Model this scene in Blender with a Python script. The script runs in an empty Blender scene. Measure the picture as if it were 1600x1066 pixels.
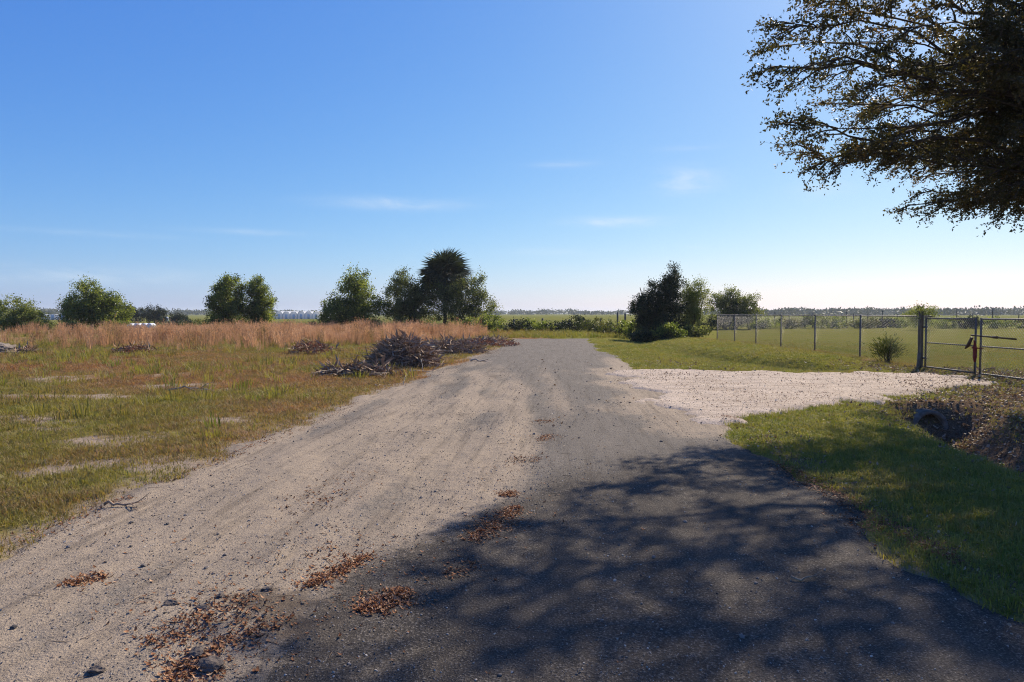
import bpy, math, random
import numpy as np
from mathutils import Vector

# ---------------------------------------------------------------- camera, sky, sun, exposure
scene = bpy.context.scene
CAM_H, PITCH, FPX = 1.6, math.atan(43 / 1067.0), 1067.0
cam_data = bpy.data.cameras.new("camera")
cam = bpy.data.objects.new("camera", cam_data)
scene.collection.objects.link(cam)
cam.location = (0, 0, CAM_H)
cam.rotation_euler = (math.pi / 2 - PITCH, 0, 0)
cam_data.sensor_width = 36
cam_data.lens = 24.0
cam_data.clip_start = 0.05
cam_data.clip_end = 20000
scene.camera = cam

SUN_AZ, SUN_EL = math.radians(35), math.radians(37)      # azimuth clockwise from +Y
world = bpy.data.worlds.new("World")
scene.world = world
world.use_nodes = True
wn, wl = world.node_tree.nodes, world.node_tree.links
bg = wn["Background"]
sky = wn.new("ShaderNodeTexSky")
sky.sky_type = 'NISHITA'
sky.sun_disc = False
sky.sun_elevation = SUN_EL
sky.sun_rotation = SUN_AZ
sky.altitude = 10
sky.air_density = 1.0
sky.dust_density = 0.5
sky.ozone_density = 5.5
SKY_STRENGTH = 0.1
bg.inputs["Strength"].default_value = SKY_STRENGTH
EXPOSURE = 0.6
# grade of the clear-sky colours (camera response): per-channel gain and gamma over the whole sky
sep = wn.new("ShaderNodeSeparateColor"); wl.new(sky.outputs[0], sep.inputs[0])
comb = wn.new("ShaderNodeCombineColor")
for ch, (gain, gam) in enumerate([(.067, 1.19), (.123, .90), (.395, .42)]):
    pw = wn.new("ShaderNodeMath"); pw.operation = 'POWER'; wl.new(sep.outputs[ch], pw.inputs[0]); pw.inputs[1].default_value = gam
    ml = wn.new("ShaderNodeMath"); ml.operation = 'MULTIPLY'; wl.new(pw.outputs[0], ml.inputs[0]); ml.inputs[1].default_value = gain / (SKY_STRENGTH * 2 ** EXPOSURE)
    wl.new(ml.outputs[0], comb.inputs[ch])

# thin wisps of high cloud, fixed in the sky by direction
def wmath(op, a, b=None, c=None):
    n = wn.new("ShaderNodeMath"); n.operation = op
    for i, v in enumerate((a, b, c)):
        if v is None: continue
        if isinstance(v, (int, float)): n.inputs[i].default_value = v
        else: wl.new(v, n.inputs[i])
    return n.outputs[0]
tc = wn.new("ShaderNodeTexCoord")
sp = wn.new("ShaderNodeSeparateXYZ"); wl.new(tc.outputs["Generated"], sp.inputs[0])
az = wmath('ARCTAN2', sp.outputs[0], sp.outputs[1])
el = wmath('ARCSINE', sp.outputs[2])
cmb = wn.new("ShaderNodeCombineXYZ")
wl.new(az, cmb.inputs[0]); wl.new(wmath('MULTIPLY', el, 4.5), cmb.inputs[1])
ns = wn.new("ShaderNodeTexNoise"); ns.inputs["Scale"].default_value = 9; ns.inputs["Detail"].default_value = 7
ns.inputs["Roughness"].default_value = 0.62; ns.inputs["Distortion"].default_value = 0.5
wl.new(cmb.outputs[0], ns.inputs["Vector"])
total = None
for (cx, cy, sx, sy, amp) in [(1075, 283, 42, 17, .62), (960, 347, 62, 7, .75), (620, 318, 95, 9, .42), (880, 256, 45, 5, .3),
                              (1075, 231, 34, 4, .3), (390, 363, 70, 4, .3), (1285, 296, 45, 12, .28), (1085, 387, 20, 4, .35),
                              (860, 394, 60, 6, .3), (150, 365, 90, 4, .2), (120, 430, 130, 12, .32), (1000, 425, 120, 14, .3)]:
    u, v = (cx - 800) / FPX, (533 - cy) / FPX
    d = Vector((u, math.cos(PITCH) + v * math.sin(PITCH), -math.sin(PITCH) + v * math.cos(PITCH))).normalized()
    a0, e0 = math.atan2(d.x, d.y), math.asin(d.z)
    ga = wmath('DIVIDE', wmath('SUBTRACT', az, a0), sx / FPX)
    ge = wmath('DIVIDE', wmath('SUBTRACT', el, e0), sy / FPX)
    r2 = wmath('ADD', wmath('MULTIPLY', ga, ga), wmath('MULTIPLY', ge, ge))
    g = wmath('MULTIPLY', wmath('POWER', 2.718, wmath('MULTIPLY', r2, -1.0)), amp)
    total = g if total is None else wmath('ADD', total, g)
nz = wmath('MULTIPLY', wmath('SUBTRACT', ns.outputs["Fac"], 0.33), 3.0)
cf = wmath('MULTIPLY', total, nz)
cln = wn.new("ShaderNodeClamp"); wl.new(cf, cln.inputs[0])
cmx = wn.new("ShaderNodeMix"); cmx.data_type = 'RGBA'
wl.new(cln.outputs[0], cmx.inputs[0]); wl.new(comb.outputs[0], cmx.inputs[6])
cmx.inputs[7].default_value = (.80 / SKY_STRENGTH / 2 ** EXPOSURE, .90 / SKY_STRENGTH / 2 ** EXPOSURE, 1.0 / SKY_STRENGTH / 2 ** EXPOSURE, 1)
wl.new(cmx.outputs[2], bg.inputs["Color"])

sun_data = bpy.data.lights.new("sun", 'SUN')
sun_data.energy = 5.0
sun_data.angle = math.radians(0.53)
sun_data.color = (1.0, 0.88, 0.71)
sun = bpy.data.objects.new("sun", sun_data)
scene.collection.objects.link(sun)
SUN_DIR = Vector((math.sin(SUN_AZ) * math.cos(SUN_EL), math.cos(SUN_AZ) * math.cos(SUN_EL), math.sin(SUN_EL)))
sun.rotation_euler = SUN_DIR.to_track_quat('Z', 'Y').to_euler()
sun.location = SUN_DIR * 60

vs = scene.view_settings
vs.view_transform = 'Standard'; vs.look = 'None'; vs.gamma = 1.0; vs.use_curve_mapping = False
vs.exposure = EXPOSURE
scene.cycles.use_denoising = True
scene.cycles.denoising_prefilter = 'NONE'
scene.cycles.filter_width = 1.1
scene.cycles.max_bounces = 8
scene.cycles.transparent_max_bounces = 8
scene.cycles.volume_bounces = 1

# ---------------------------------------------------------------- helpers
C = scene.collection
rng = np.random.default_rng(7)
random.seed(7)

def _hash(ix, iy, s):
    h = (ix.astype(np.int64) * 374761393 + iy.astype(np.int64) * 668265263 + s * 974634777) & 0x7fffffff
    h = ((h ^ (h >> 13)) * 1274126177) & 0x7fffffff
    return ((h ^ (h >> 16)) & 0xffff) / 65535.0
def vnoise(x, y, s=0):
    x = np.asarray(x, float); y = np.asarray(y, float)
    ix, iy = np.floor(x), np.floor(y)
    fx, fy = x - ix, y - iy
    fx, fy = fx * fx * (3 - 2 * fx), fy * fy * (3 - 2 * fy)
    a = _hash(ix, iy, s); b = _hash(ix + 1, iy, s); c = _hash(ix, iy + 1, s); d = _hash(ix + 1, iy + 1, s)
    return (a * (1 - fx) + b * fx) * (1 - fy) + (c * (1 - fx) + d * fx) * fy
def fbm(x, y, s=0, o=4):
    t, amp, tot = 0.0, 1.0, 0.0
    for k in range(o):
        t = t + amp * vnoise(np.asarray(x) * 2 ** k + 17.3 * k, np.asarray(y) * 2 ** k - 9.1 * k, s + k); tot += amp; amp *= .5
    return t / tot            # 0..1, mean .5
def sst(a, b, x):
    t = np.clip((np.asarray(x, float) - a) / (b - a), 0, 1)
    return t * t * (3 - 2 * t)
def at(px, py, Y):            # the point at distance Y ahead that lies along a sight line
    u, v = (px - 800) / FPX, (533 - py) / FPX
    dy = math.cos(PITCH) + v * math.sin(PITCH); dz = -math.sin(PITCH) + v * math.cos(PITCH)
    return Vector((u * Y / dy, Y, CAM_H + dz * Y / dy))
def gp(px, py):               # point on level ground
    u, v = (px - 800) / FPX, (533 - py) / FPX
    dy = math.cos(PITCH) + v * math.sin(PITCH); dz = -math.sin(PITCH) + v * math.cos(PITCH)
    t = -CAM_H / dz
    return (u * t, dy * t)

def mesh_np(name, verts, faces, attrs=None, smooth=False):
    """faces: (n,k) int array or list of such arrays; attrs: {name: (domain, values)}"""
    verts = np.asarray(verts, np.float32)
    if isinstance(faces, np.ndarray): faces = [faces]
    faces = [f for f in faces if len(f)]
    m = bpy.data.meshes.new(name)
    m.vertices.add(len(verts)); m.vertices.foreach_set("co", verts.ravel())
    loops = np.concatenate([f.ravel() for f in faces]).astype(np.int32)
    counts = np.concatenate([np.full(len(f), f.shape[1]) for f in faces])
    starts = np.concatenate([[0], np.cumsum(counts)[:-1]]).astype(np.int32)
    m.loops.add(len(loops)); m.loops.foreach_set("vertex_index", loops)
    m.polygons.add(len(counts)); m.polygons.foreach_set("loop_start", starts)
    m.update(calc_edges=True)
    if smooth: m.polygons.foreach_set("use_smooth", np.ones(len(counts), bool))
    for k, (dom, val) in (attrs or {}).items():
        a = m.attributes.new(k, 'FLOAT', dom); a.data.foreach_set("value", np.asarray(val, np.float32))
    m.validate()
    return m

class MB:                     # collects solid pieces for one mesh
    def __init__(s): s.v, s.q, s.t, s.n = [], [], [], 0
    def add(s, v, q=None, t=None):
        v = np.asarray(v, float).reshape(-1, 3)
        s.v.append(v)
        if q is not None and len(q): s.q.append(np.asarray(q) + s.n)
        if t is not None and len(t): s.t.append(np.asarray(t) + s.n)
        s.n += len(v)
    def tube(s, pts, rad, sides=6):
        pts = np.asarray(pts, float); n = len(pts)
        rad = np.broadcast_to(np.asarray(rad, float), (n,))
        tan = np.gradient(pts, axis=0); tan /= np.linalg.norm(tan, axis=1)[:, None] + 1e-9
        ref = np.array([0, 0, 1.0]) if abs(tan[0, 2]) < .9 else np.array([1.0, 0, 0])
        a = np.cross(tan, ref); a /= np.linalg.norm(a, axis=1)[:, None] + 1e-9
        b = np.cross(tan, a)
        ang = np.arange(sides) * 2 * np.pi / sides
        v = pts[:, None] + rad[:, None, None] * (np.cos(ang)[None, :, None] * a[:, None] + np.sin(ang)[None, :, None] * b[:, None])
        i = np.arange(n - 1)[:, None] * sides; j = np.arange(sides)[None]; k = (j + 1) % sides
        q = np.stack([i + j, i + k, i + sides + k, i + sides + j], -1).reshape(-1, 4)
        cap = [[0, x + 1, x] for x in range(1, sides - 1)] + [[(n - 1) * sides, (n - 1) * sides + x, (n - 1) * sides + x + 1] for x in range(1, sides - 1)]
        s.add(v.reshape(-1, 3), q, cap)
    def box(s, lo, hi, bevel=0):
        x0, y0, z0 = lo; x1, y1, z1 = hi
        v = [(x0, y0, z0), (x1, y0, z0), (x1, y1, z0), (x0, y1, z0), (x0, y0, z1), (x1, y0, z1), (x1, y1, z1), (x0, y1, z1)]
        s.add(v, [(0, 3, 2, 1), (4, 5, 6, 7), (0, 1, 5, 4), (1, 2, 6, 5), (2, 3, 7, 6), (3, 0, 4, 7)])
    def mesh(s, name, smooth=False, attrs=None):
        f = []
        if s.q: f.append(np.concatenate(s.q))
        if s.t: f.append(np.concatenate(s.t))
        return mesh_np(name, np.concatenate(s.v), f, attrs, smooth)

def obj(name, mesh, mat=None, parent=None, loc=(0, 0, 0), rotz=0.0):
    o = bpy.data.objects.new(name, mesh)
    if mat is not None and mesh is not None and not mesh.materials: mesh.materials.append(mat)
    C.objects.link(o); o.location = loc; o.rotation_euler = (0, 0, rotz)
    if parent is not None: o.parent = parent
    return o
def tag(o, label, cat=None, group=None, kind=None):
    o["label"] = label
    if cat: o["category"] = cat
    if group: o["group"] = group
    if kind: o["kind"] = kind
    return o
def empty(name, loc, rotz=0.0):
    o = bpy.data.objects.new(name, None); C.objects.link(o)
    o.location = loc; o.rotation_euler = (0, 0, rotz); o.empty_display_size = .2
    return o

# ---------------------------------------------------------------- materials
class Mat:
    def __init__(s, name):
        s.m = bpy.data.materials.new(name); s.m.use_nodes = True
        s.n, s.l = s.m.node_tree.nodes, s.m.node_tree.links
        s.b = s.n["Principled BSDF"]; s.out = s.n["Material Output"]
        s.b.inputs["Roughness"].default_value = .9
        s.b.inputs["Specular IOR Level"].default_value = .2
    def node(s, t, **kw):
        n = s.n.new(t)
        for k, v in kw.items(): setattr(n, k, v)
        return n
    def set(s, sock, v):
        if isinstance(v, (int, float, tuple, list)):
            if isinstance(v, (tuple, list)) and len(v) == 3 and sock.type == 'RGBA': v = (*v, 1)
            sock.default_value = v
        else: s.l.new(v, sock)
    def pos(s):
        if not hasattr(s, '_p'): s._p = s.node("ShaderNodeNewGeometry").outputs["Position"]
        return s._p
    def noise(s, scale, detail=4, rough=.55, stretch=None, vec=None, dist=0.0):
        v = vec or s.pos()
        if stretch:
            mp = s.node("ShaderNodeMapping", vector_type='TEXTURE'); mp.inputs["Scale"].default_value = [1 / k for k in stretch[:3]]
            if len(stretch) > 3: mp.inputs["Rotation"].default_value = (0, 0, -stretch[3])
            s.l.new(v, mp.inputs[0]); v = mp.outputs[0]
        n = s.node("ShaderNodeTexNoise"); s.l.new(v, n.inputs["Vector"])
        n.inputs["Scale"].default_value = scale; n.inputs["Detail"].default_value = detail
        n.inputs["Roughness"].default_value = rough; n.inputs["Distortion"].default_value = dist
        return n.outputs["Fac"]
    def voro(s, scale, out="Distance"):
        n = s.node("ShaderNodeTexVoronoi"); s.l.new(s.pos(), n.inputs["Vector"]); n.inputs["Scale"].default_value = scale
        return n.outputs[out]
    def attr(s, name, inst=False):
        n = s.node("ShaderNodeAttribute"); n.attribute_name = name
        if inst: n.attribute_type = 'INSTANCER'
        return n.outputs["Fac"]
    def math(s, op, a, b=None, c=None, clamp=False):
        n = s.node("ShaderNodeMath", operation=op, use_clamp=clamp)
        for i, v in enumerate((a, b, c)):
            if v is not None: s.set(n.inputs[i], v)
        return n.outputs[0]
    def ramp(s, f, *stops):
        n = s.node("ShaderNodeValToRGB"); s.l.new(f, n.inputs[0])
        e = n.color_ramp.elements
        while len(e) < len(stops): e.new(.5)
        for k, (p, c) in enumerate(stops):
            e[k].position = p; e[k].color = (*c, 1) if isinstance(c, (tuple, list)) else (c, c, c, 1)
        return n.outputs[0]
    def rng(s, f, a, b, c=0.0, d=1.0):
        n = s.node("ShaderNodeMapRange", interpolation_type='SMOOTHSTEP')
        s.l.new(f, n.inputs[0])
        for i, v in enumerate((a, b, c, d)): n.inputs[i + 1].default_value = v
        return n.outputs[0]
    def mix(s, f, a, b, blend='MIX'):
        n = s.node("ShaderNodeMix", data_type='RGBA', blend_type=blend)
        s.set(n.inputs[0], f); s.set(n.inputs[6], a); s.set(n.inputs[7], b)
        return n.outputs[2]
    def color(s, c): s.set(s.b.inputs["Base Color"], c); return s
    def bump(s, h, strength=.5, dist=.01):
        n = s.node("ShaderNodeBump"); n.inputs["Strength"].default_value = strength; n.inputs["Distance"].default_value = dist
        s.l.new(h, n.inputs["Height"]); s.l.new(n.outputs[0], s.b.inputs["Normal"]); return s
    def rough(s, v): s.set(s.b.inputs["Roughness"], v); return s
    def translucent(s, col, fac):
        t = s.node("ShaderNodeBsdfTranslucent"); s.set(t.inputs[0], col)
        x = s.node("ShaderNodeMixShader"); s.set(x.inputs[0], fac)
        s.l.new(s.b.outputs[0], x.inputs[1]); s.l.new(t.outputs[0], x.inputs[2]); s.l.new(x.outputs[0], s.out.inputs[0])
        return s

def leafmat(name, stops, trans=.4, inst=False, rough=.55, spec=.3, tcol=(1.25, 1.2, .6)):
    m = Mat(name)
    c = m.ramp(m.attr("tint", inst), *stops)
    m.color(c).rough(rough); m.b.inputs["Specular IOR Level"].default_value = spec
    tcn = m.mix(1.0, c, (*tcol,), 'MULTIPLY')
    m.translucent(tcn, trans)
    return m.m

# ground: grass soil with bare sand, dead thatch, litter ; all masks are real ground cover
g = Mat("ground_cover")
n1, n2, n3 = g.noise(.55, 5, .6), g.noise(6, 5, .65), g.noise(45, 4, .7)
olive = g.mix(g.rng(n1, .35, .65), (.160, .138, .046), (.200, .148, .062))
olive = g.mix(g.rng(n2, .4, .7), olive, (.125, .128, .036))
dry = g.mix(g.rng(n2, .35, .65), (.245, .135, .074), (.205, .130, .064))
lawn = g.mix(g.rng(n1, .35, .68), (.165, .163, .034), (.205, .170, .054))
lawn = g.mix(g.rng(n2, .4, .7), lawn, (.130, .140, .033))
past = g.mix(g.rng(g.noise(.05, 4, .6), .4, .65), (.160, .155, .040), (.130, .142, .034))
sand = g.mix(g.rng(n2, .3, .7), (.345, .268, .198), (.235, .187, .143))
sand = g.mix(g.rng(n3, .5, .75), sand, (.19, .155, .12))
col = g.mix(g.attr("lawn"), olive, lawn)
col = g.mix(g.attr("past"), col, past)
edge = g.math('MULTIPLY', g.math('SUBTRACT', g.math('ADD', g.math('MULTIPLY', n2, .7), g.math('MULTIPLY', n3, .3)), .5), 1.7)
col = g.mix(g.math('MULTIPLY', g.rng(g.math('ADD', g.attr("dry"), edge), .3, .7), .85), col, dry)
col = g.mix(g.math('MULTIPLY', g.rng(n3, .55, .8), .35), col, (.25, .19, .11))
litter = g.mix(g.rng(n3, .35, .65), (.22, .155, .10), (.08, .055, .035))
col = g.mix(g.rng(g.math('ADD', g.attr("litter"), edge), .3, .7), col, litter)
col = g.mix(g.rng(g.math('ADD', g.attr("bare"), edge), .3, .75), col, sand)
g.color(col).bump(g.math('ADD', n2, g.math('MULTIPLY', n3, .5)), .8, .04)
g.b.inputs['Specular IOR Level'].default_value = .0; M_GROUND = g.m

r = Mat("worn_asphalt_and_sand")
a1 = r.noise(2.2, 5, .65, (1, .35, 1, .07)); a2 = r.noise(14, 5, .7); a3 = r.noise(85, 3, .7); a4 = r.noise(.5, 4, .6, (1, .4, 1, .07))
asph = r.mix(r.rng(a1, .35, .65), (.108, .094, .082), (.070, .062, .056))  # darker near asphalt, its colour lowered further to deepen the oak's shade
asph = r.mix(r.math('MULTIPLY', r.rng(a2, .45, .75), .6), asph, (.165, .145, .125))
worn = r.mix(r.rng(a1, .3, .7), (.240, .214, .190), (.195, .176, .158))
asph = r.mix(r.rng(r.math('ADD', r.attr("worn"), r.math('MULTIPLY', r.math('SUBTRACT', a4, .5), 1.2)), .3, .8), asph, worn)
asph = r.mix(r.math('MULTIPLY', r.rng(a3, .54, .66), .65), asph, (.38, .345, .31))
asph = r.mix(r.math('MULTIPLY', r.rng(a3, .48, .36), .7), asph, (.030, .027, .026))
sn = r.mix(r.rng(a1, .35, .7), (.47, .385, .30), (.385, .32, .255))
sn = r.mix(r.math('MULTIPLY', r.rng(a3, .50, .36), .45), sn, (.12, .10, .085))
sn = r.mix(r.math('MULTIPLY', r.rng(a2, .52, .72), .55), sn, (.225, .190, .160))
ed = r.math('ADD', r.math('MULTIPLY', r.math('SUBTRACT', a2, .5), 1.0), r.math('MULTIPLY', r.math('SUBTRACT', a1, .5), .9))
col = r.mix(r.rng(r.math('ADD', r.attr("sand"), ed), .25, .75), asph, sn)
col = r.mix(r.math('MULTIPLY', r.rng(r.math('ADD', r.attr("dirt"), ed), .35, .8), .8), col, (.105, .080, .062))
trk = r.noise(1.0, 5, .62, (8, .5, 1, .07))
col = r.mix(r.math('MULTIPLY', r.rng(trk, .52, .30), .42), col, (.10, .082, .068))
spk = r.noise(34, 3, .6)
col = r.mix(r.math('MULTIPLY', r.rng(spk, .40, .27), .5), col, (.060, .050, .044))
col = r.mix(1.0, col, (.74, .72, .675), 'MULTIPLY')
r.color(col).bump(r.math('ADD', r.math('ADD', a2, r.math('MULTIPLY', trk, .9)), r.math('MULTIPLY', a3, .8)), .85, .02).rough(.9)
r.b.inputs['Specular IOR Level'].default_value = .08; M_ROAD = r.m

r = Mat("shell_gravel")
a1, a2, a3 = r.noise(1.2, 4), r.noise(13, 4, .7), r.noise(55, 3, .7)
col = r.mix(r.rng(a1, .35, .65), (.57, .47, .375), (.50, .41, .325))
col = r.mix(r.math('MULTIPLY', r.rng(a2, .50, .70), .55), col, (.30, .225, .165))
col = r.mix(r.math('MULTIPLY', r.rng(a3, .50, .35), .55), col, (.17, .12, .09))
trk2 = r.noise(1.0, 4, .6, (.45, 3.0, 1, .05))
col = r.mix(r.math('MULTIPLY', r.rng(trk2, .55, .34), .5), col, (.30, .235, .18))
r.color(col).bump(r.math('ADD', a2, a3), .8, .025)
r.b.inputs['Specular IOR Level'].default_value = .05; M_GRAVEL = r.m

def simple(name, c1, c2, scale=8, rough=.85, bump=.4, dist=.01, stretch=None, metallic=0, spec=.2):
    m = Mat(name); n = m.noise(scale, 5, .65, stretch)
    m.color(m.mix(m.rng(n, .3, .7), c1, c2)).rough(rough).bump(n, bump, dist)
    m.b.inputs["Metallic"].default_value = metallic; m.b.inputs["Specular IOR Level"].default_value = spec
    return m.m
M_BARK = simple("dark_bark", (.045, .036, .028), (.095, .078, .062), 14, stretch=(1, 1, .3))
M_PALMBARK = simple("palm_trunk_fibre", (.16, .135, .105), (.075, .06, .048), 9, stretch=(1, 1, 4))
M_DEADWOOD = simple("grey_dead_wood", (.40, .33, .245), (.23, .185, .14), 12)
M_PALEWOOD = simple("pale_barkless_wood", (.50, .42, .34), (.36, .29, .22), 12)
M_REDWOOD = simple("brown_dead_twig", (.38, .27, .18), (.22, .15, .105), 12)
M_POST = simple("weathered_fence_wood", (.17, .145, .115), (.085, .07, .055), 16, stretch=(1, 1, .2))
M_GALV = simple("dull_galvanised_steel", (.16, .145, .13), (.10, .09, .08), 20, .55, .15, .003, metallic=.35, spec=.4)
M_WIRE = simple("chain_link_wire", (.30, .29, .28), (.20, .19, .18), 30, .5, .1, .002, metallic=.4, spec=.4)
M_BLACKMETAL = simple("black_rusted_metal", (.035, .028, .024), (.075, .045, .032), 25, .6)
M_RED = simple("faded_red_webbing", (.19, .030, .030), (.11, .02, .022), 40, .8)
M_WHITE = simple("white_plastic_film", (.78, .79, .80), (.68, .70, .73), 2, .45, .2, .02, spec=.4)
_w = Mat("white_greenhouse_film"); _w.color((.80, .81, .82)).rough(.5).translucent((.82, .83, .84), .5); M_FILM = _w.m
M_FRAMEGREY = simple("pale_grey_end_panel", (.58, .61, .65), (.50, .54, .58), 3)
M_STONE = simple("broken_asphalt_chunk", (.15, .122, .10), (.085, .068, .057), 30, .9, .9, .02)
M_CONC = simple("stained_concrete", (.22, .195, .17), (.11, .095, .08), 9, .9, .6, .02)
M_DIRT = simple("dark_turned_soil", (.13, .10, .08), (.07, .055, .045), 9, .95, .8, .05)
M_STUMP = simple("stump_wood", (.27, .225, .18), (.14, .11, .09), 10)

M_OAKLEAF = leafmat("oak_leaves", [(0, (.038, .040, .015)), (.55, (.074, .064, .024)), (.85, (.125, .09, .036)), (1, (.19, .115, .055))], .45, spec=.35, rough=.5)
M_LEAF_MID = leafmat("broadleaf_leaves", [(0, (.042, .066, .016)), (.5, (.135, .175, .038)), (1, (.26, .295, .08))], .60, spec=.5, rough=.4)
M_LEAF_GREY = leafmat("grey_green_leaves", [(0, (.042, .056, .022)), (.5, (.120, .148, .048)), (1, (.23, .25, .11))], .52)
M_LEAF_LIGHT = leafmat("light_green_leaves", [(0, (.085, .115, .030)), (.5, (.165, .20, .055)), (1, (.27, .29, .11))], .5)
M_LEAF_DARK = leafmat("dark_evergreen_leaves", [(0, (.014, .022, .010)), (.5, (.024, .036, .014)), (1, (.050, .070, .026))], .2)
M_LEAF_FAR = leafmat("distant_foliage", [(0, (.030, .042, .024)), (.5, (.046, .060, .034)), (1, (.070, .080, .044))], .2)
M_PALMLEAF = leafmat("palm_fronds", [(0, (.022, .034, .016)), (.5, (.040, .056, .026)), (1, (.075, .092, .048))], .22, spec=.45, rough=.45)
M_DEADFROND = simple("dead_palm_frond", (.17, .115, .075), (.10, .068, .048), 10)
M_WEED = leafmat("weed_leaves", [(0, (.040, .058, .016)), (.5, (.080, .098, .026)), (1, (.17, .15, .055))], .38)
M_RUSTFROND = leafmat("rusty_dead_leaves", [(0, (.16, .060, .035)), (.5, (.26, .115, .070)), (1, (.38, .22, .14))], .25, tcol=(1.1, .9, .8))

GRASS_STOPS = [(0, (.135, .168, .030)), (.3, (.250, .235, .058)), (.55, (.225, .185, .060)), (.8, (.27, .180, .088)), (1, (.31, .165, .098))]
M_GRASS = leafmat("grass_blades", GRASS_STOPS, .42, True, .6, .25, (1.2, 1.15, .6))
M_SEDGE = leafmat("dry_broomsedge", [(0, (.22, .17, .075)), (.35, (.40, .245, .140)), (.7, (.50, .32, .20)), (1, (.60, .43, .30))], .5, True, .7, .2, (1.1, .95, .8))
M_LITTER = leafmat("fallen_leaves", [(0, (.075, .042, .028)), (.35, (.19, .085, .040)), (.7, (.33, .145, .060)), (1, (.52, .34, .20))], .15, True, .7, .2, (1, .9, .8))
M_PALELITTER = leafmat("pale_fallen_leaves", [(0, (.12, .078, .048)), (.5, (.27, .185, .115)), (1, (.55, .44, .32))], .15, True, .6, .3, (1, .9, .8))
M_PEBBLE = leafmat("loose_stones", [(0, (.060, .055, .052)), (.5, (.20, .17, .145)), (1, (.48, .43, .37))], .0, True, .85, .25)
M_TWIG = leafmat("loose_twigs", [(0, (.050, .036, .028)), (.5, (.14, .095, .065)), (1, (.34, .25, .17))], .0, True, .85, .2)

# ---------------------------------------------------------------- layout of the place (metres; camera at the origin, road runs along +Y)
ROAD_L = np.array([(-6, -3.7), (3, -3.62), (4.7, -3.55), (7.4, -3.48), (9.7, -3.2), (13, -2.92), (17, -2.4), (22.8, -1.75), (33, -.75), (44, .1)])
ROAD_R = np.array([(-6, 2.75), (3.7, 2.8), (5, 2.82), (7, 2.95), (9.5, 3.15), (14, 3.5), (19, 3.6), (30, 4.1), (44, 4.75)])
ROAD_END = 43.5
def road_l(y): return np.interp(y, ROAD_L[:, 0], ROAD_L[:, 1])
def road_r(y): return np.interp(y, ROAD_R[:, 0], ROAD_R[:, 1])
def road_in(x, y):            # metres inside the road's edge (negative outside), ragged
    d = np.minimum(np.minimum(x - road_l(y), road_r(y) - x), (ROAD_END - y) * .6)
    w = .05 + .02 * np.clip(y, 0, 30)
    return d + (fbm(x * 1.1, y * .7, 3) - .5) * .9 * (1 + .02 * np.clip(y, 0, 30)) * .8 + (vnoise(x * 5, y * 5, 9) - .5) * .12
DRIVE = np.array([(2.6, 18.8), (4.2, 19.1), (6.4, 18.7), (9.2, 18.4), (10.6, 17.9), (11.4, 17.2), (10.9, 16.2), (9.6, 14.6), (8.4, 13.6), (6.8, 12.7), (5.4, 11.9), (4.1, 11.0), (3.3, 9.9), (2.6, 9.6)])
def poly_in(x, y, P):
    x = np.asarray(x, float); y = np.asarray(y, float)
    d = np.full(np.broadcast(x, y).shape, 1e9); ins = np.zeros(d.shape, bool)
    for (x0, y0), (x1, y1) in zip(P, np.roll(P, -1, 0)):
        ex, ey = x1 - x0, y1 - y0
        t = np.clip(((x - x0) * ex + (y - y0) * ey) / (ex * ex + ey * ey), 0, 1)
        d = np.minimum(d, np.hypot(x - x0 - t * ex, y - y0 - t * ey))
        c = ((y0 > y) != (y1 > y)) & (x < ex * (y - y0) / (ey if ey else 1e-9) + x0)
        ins ^= c
    return np.where(ins, d, -d)
def drive_in(x, y): return poly_in(x, y, DRIVE) + (fbm(x * .9, y * .9, 31) - .5) * 1.5 + (fbm(x * 4, y * 4, 33, 2) - .5) * .5

D1 = np.array([(-6, 5.6), (4, 5.75), (6.7, 5.95), (8.5, 6.25), (10.5, 6.9), (12, 7.4), (14, 8.0)])
D2 = np.array([(17, 9.8), (19.5, 9.2), (22.8, 8.3), (27, 7.8), (31, 7.5), (40, 7.6), (60, 8)])
def terrain(x, y):
    x = np.asarray(x, float); y = np.asarray(y, float)
    c1 = np.interp(y, D1[:, 0], D1[:, 1]); c2 = np.interp(y, D2[:, 0], D2[:, 1])
    w1 = np.where(x < c1, .62, .95)
    z = -.72 * np.exp(-np.abs((x - c1) / w1) ** 2.6) * (1 - sst(11.9, 12.7, y + .25 * (fbm(x, y, 5) - .5)))
    w2 = np.where(x < c2, .9, .7)
    z = z - .36 * np.exp(-np.abs((x - c2) / w2) ** 2.4) * sst(18.7, 20.2, y) * (1 - .7 * sst(28, 40, y))
    z = z + .20 * np.exp(-((x - 10.3) / 1.6) ** 2) * sst(20, 23, y) * (1 - sst(60, 90, y))
    z = z + .12 * np.exp(-((x - 9.0) / 1.3) ** 2) * (1 - sst(9, 12, y))
    off = sst(.0, 1.5, np.maximum(-(x - road_l(y)), x - road_r(y)))
    far = 1 - sst(80, 200, np.hypot(x, y)) * .0
    z = z + off * ((fbm(x * .22, y * .22, 11) - .5) * .16 + (fbm(x * 1.3, y * 1.3, 12, 3) - .5) * .05) * far
    z = z - .75 * sst(68, 92, y) * sst(-4, -18, x)
    return z

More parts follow.
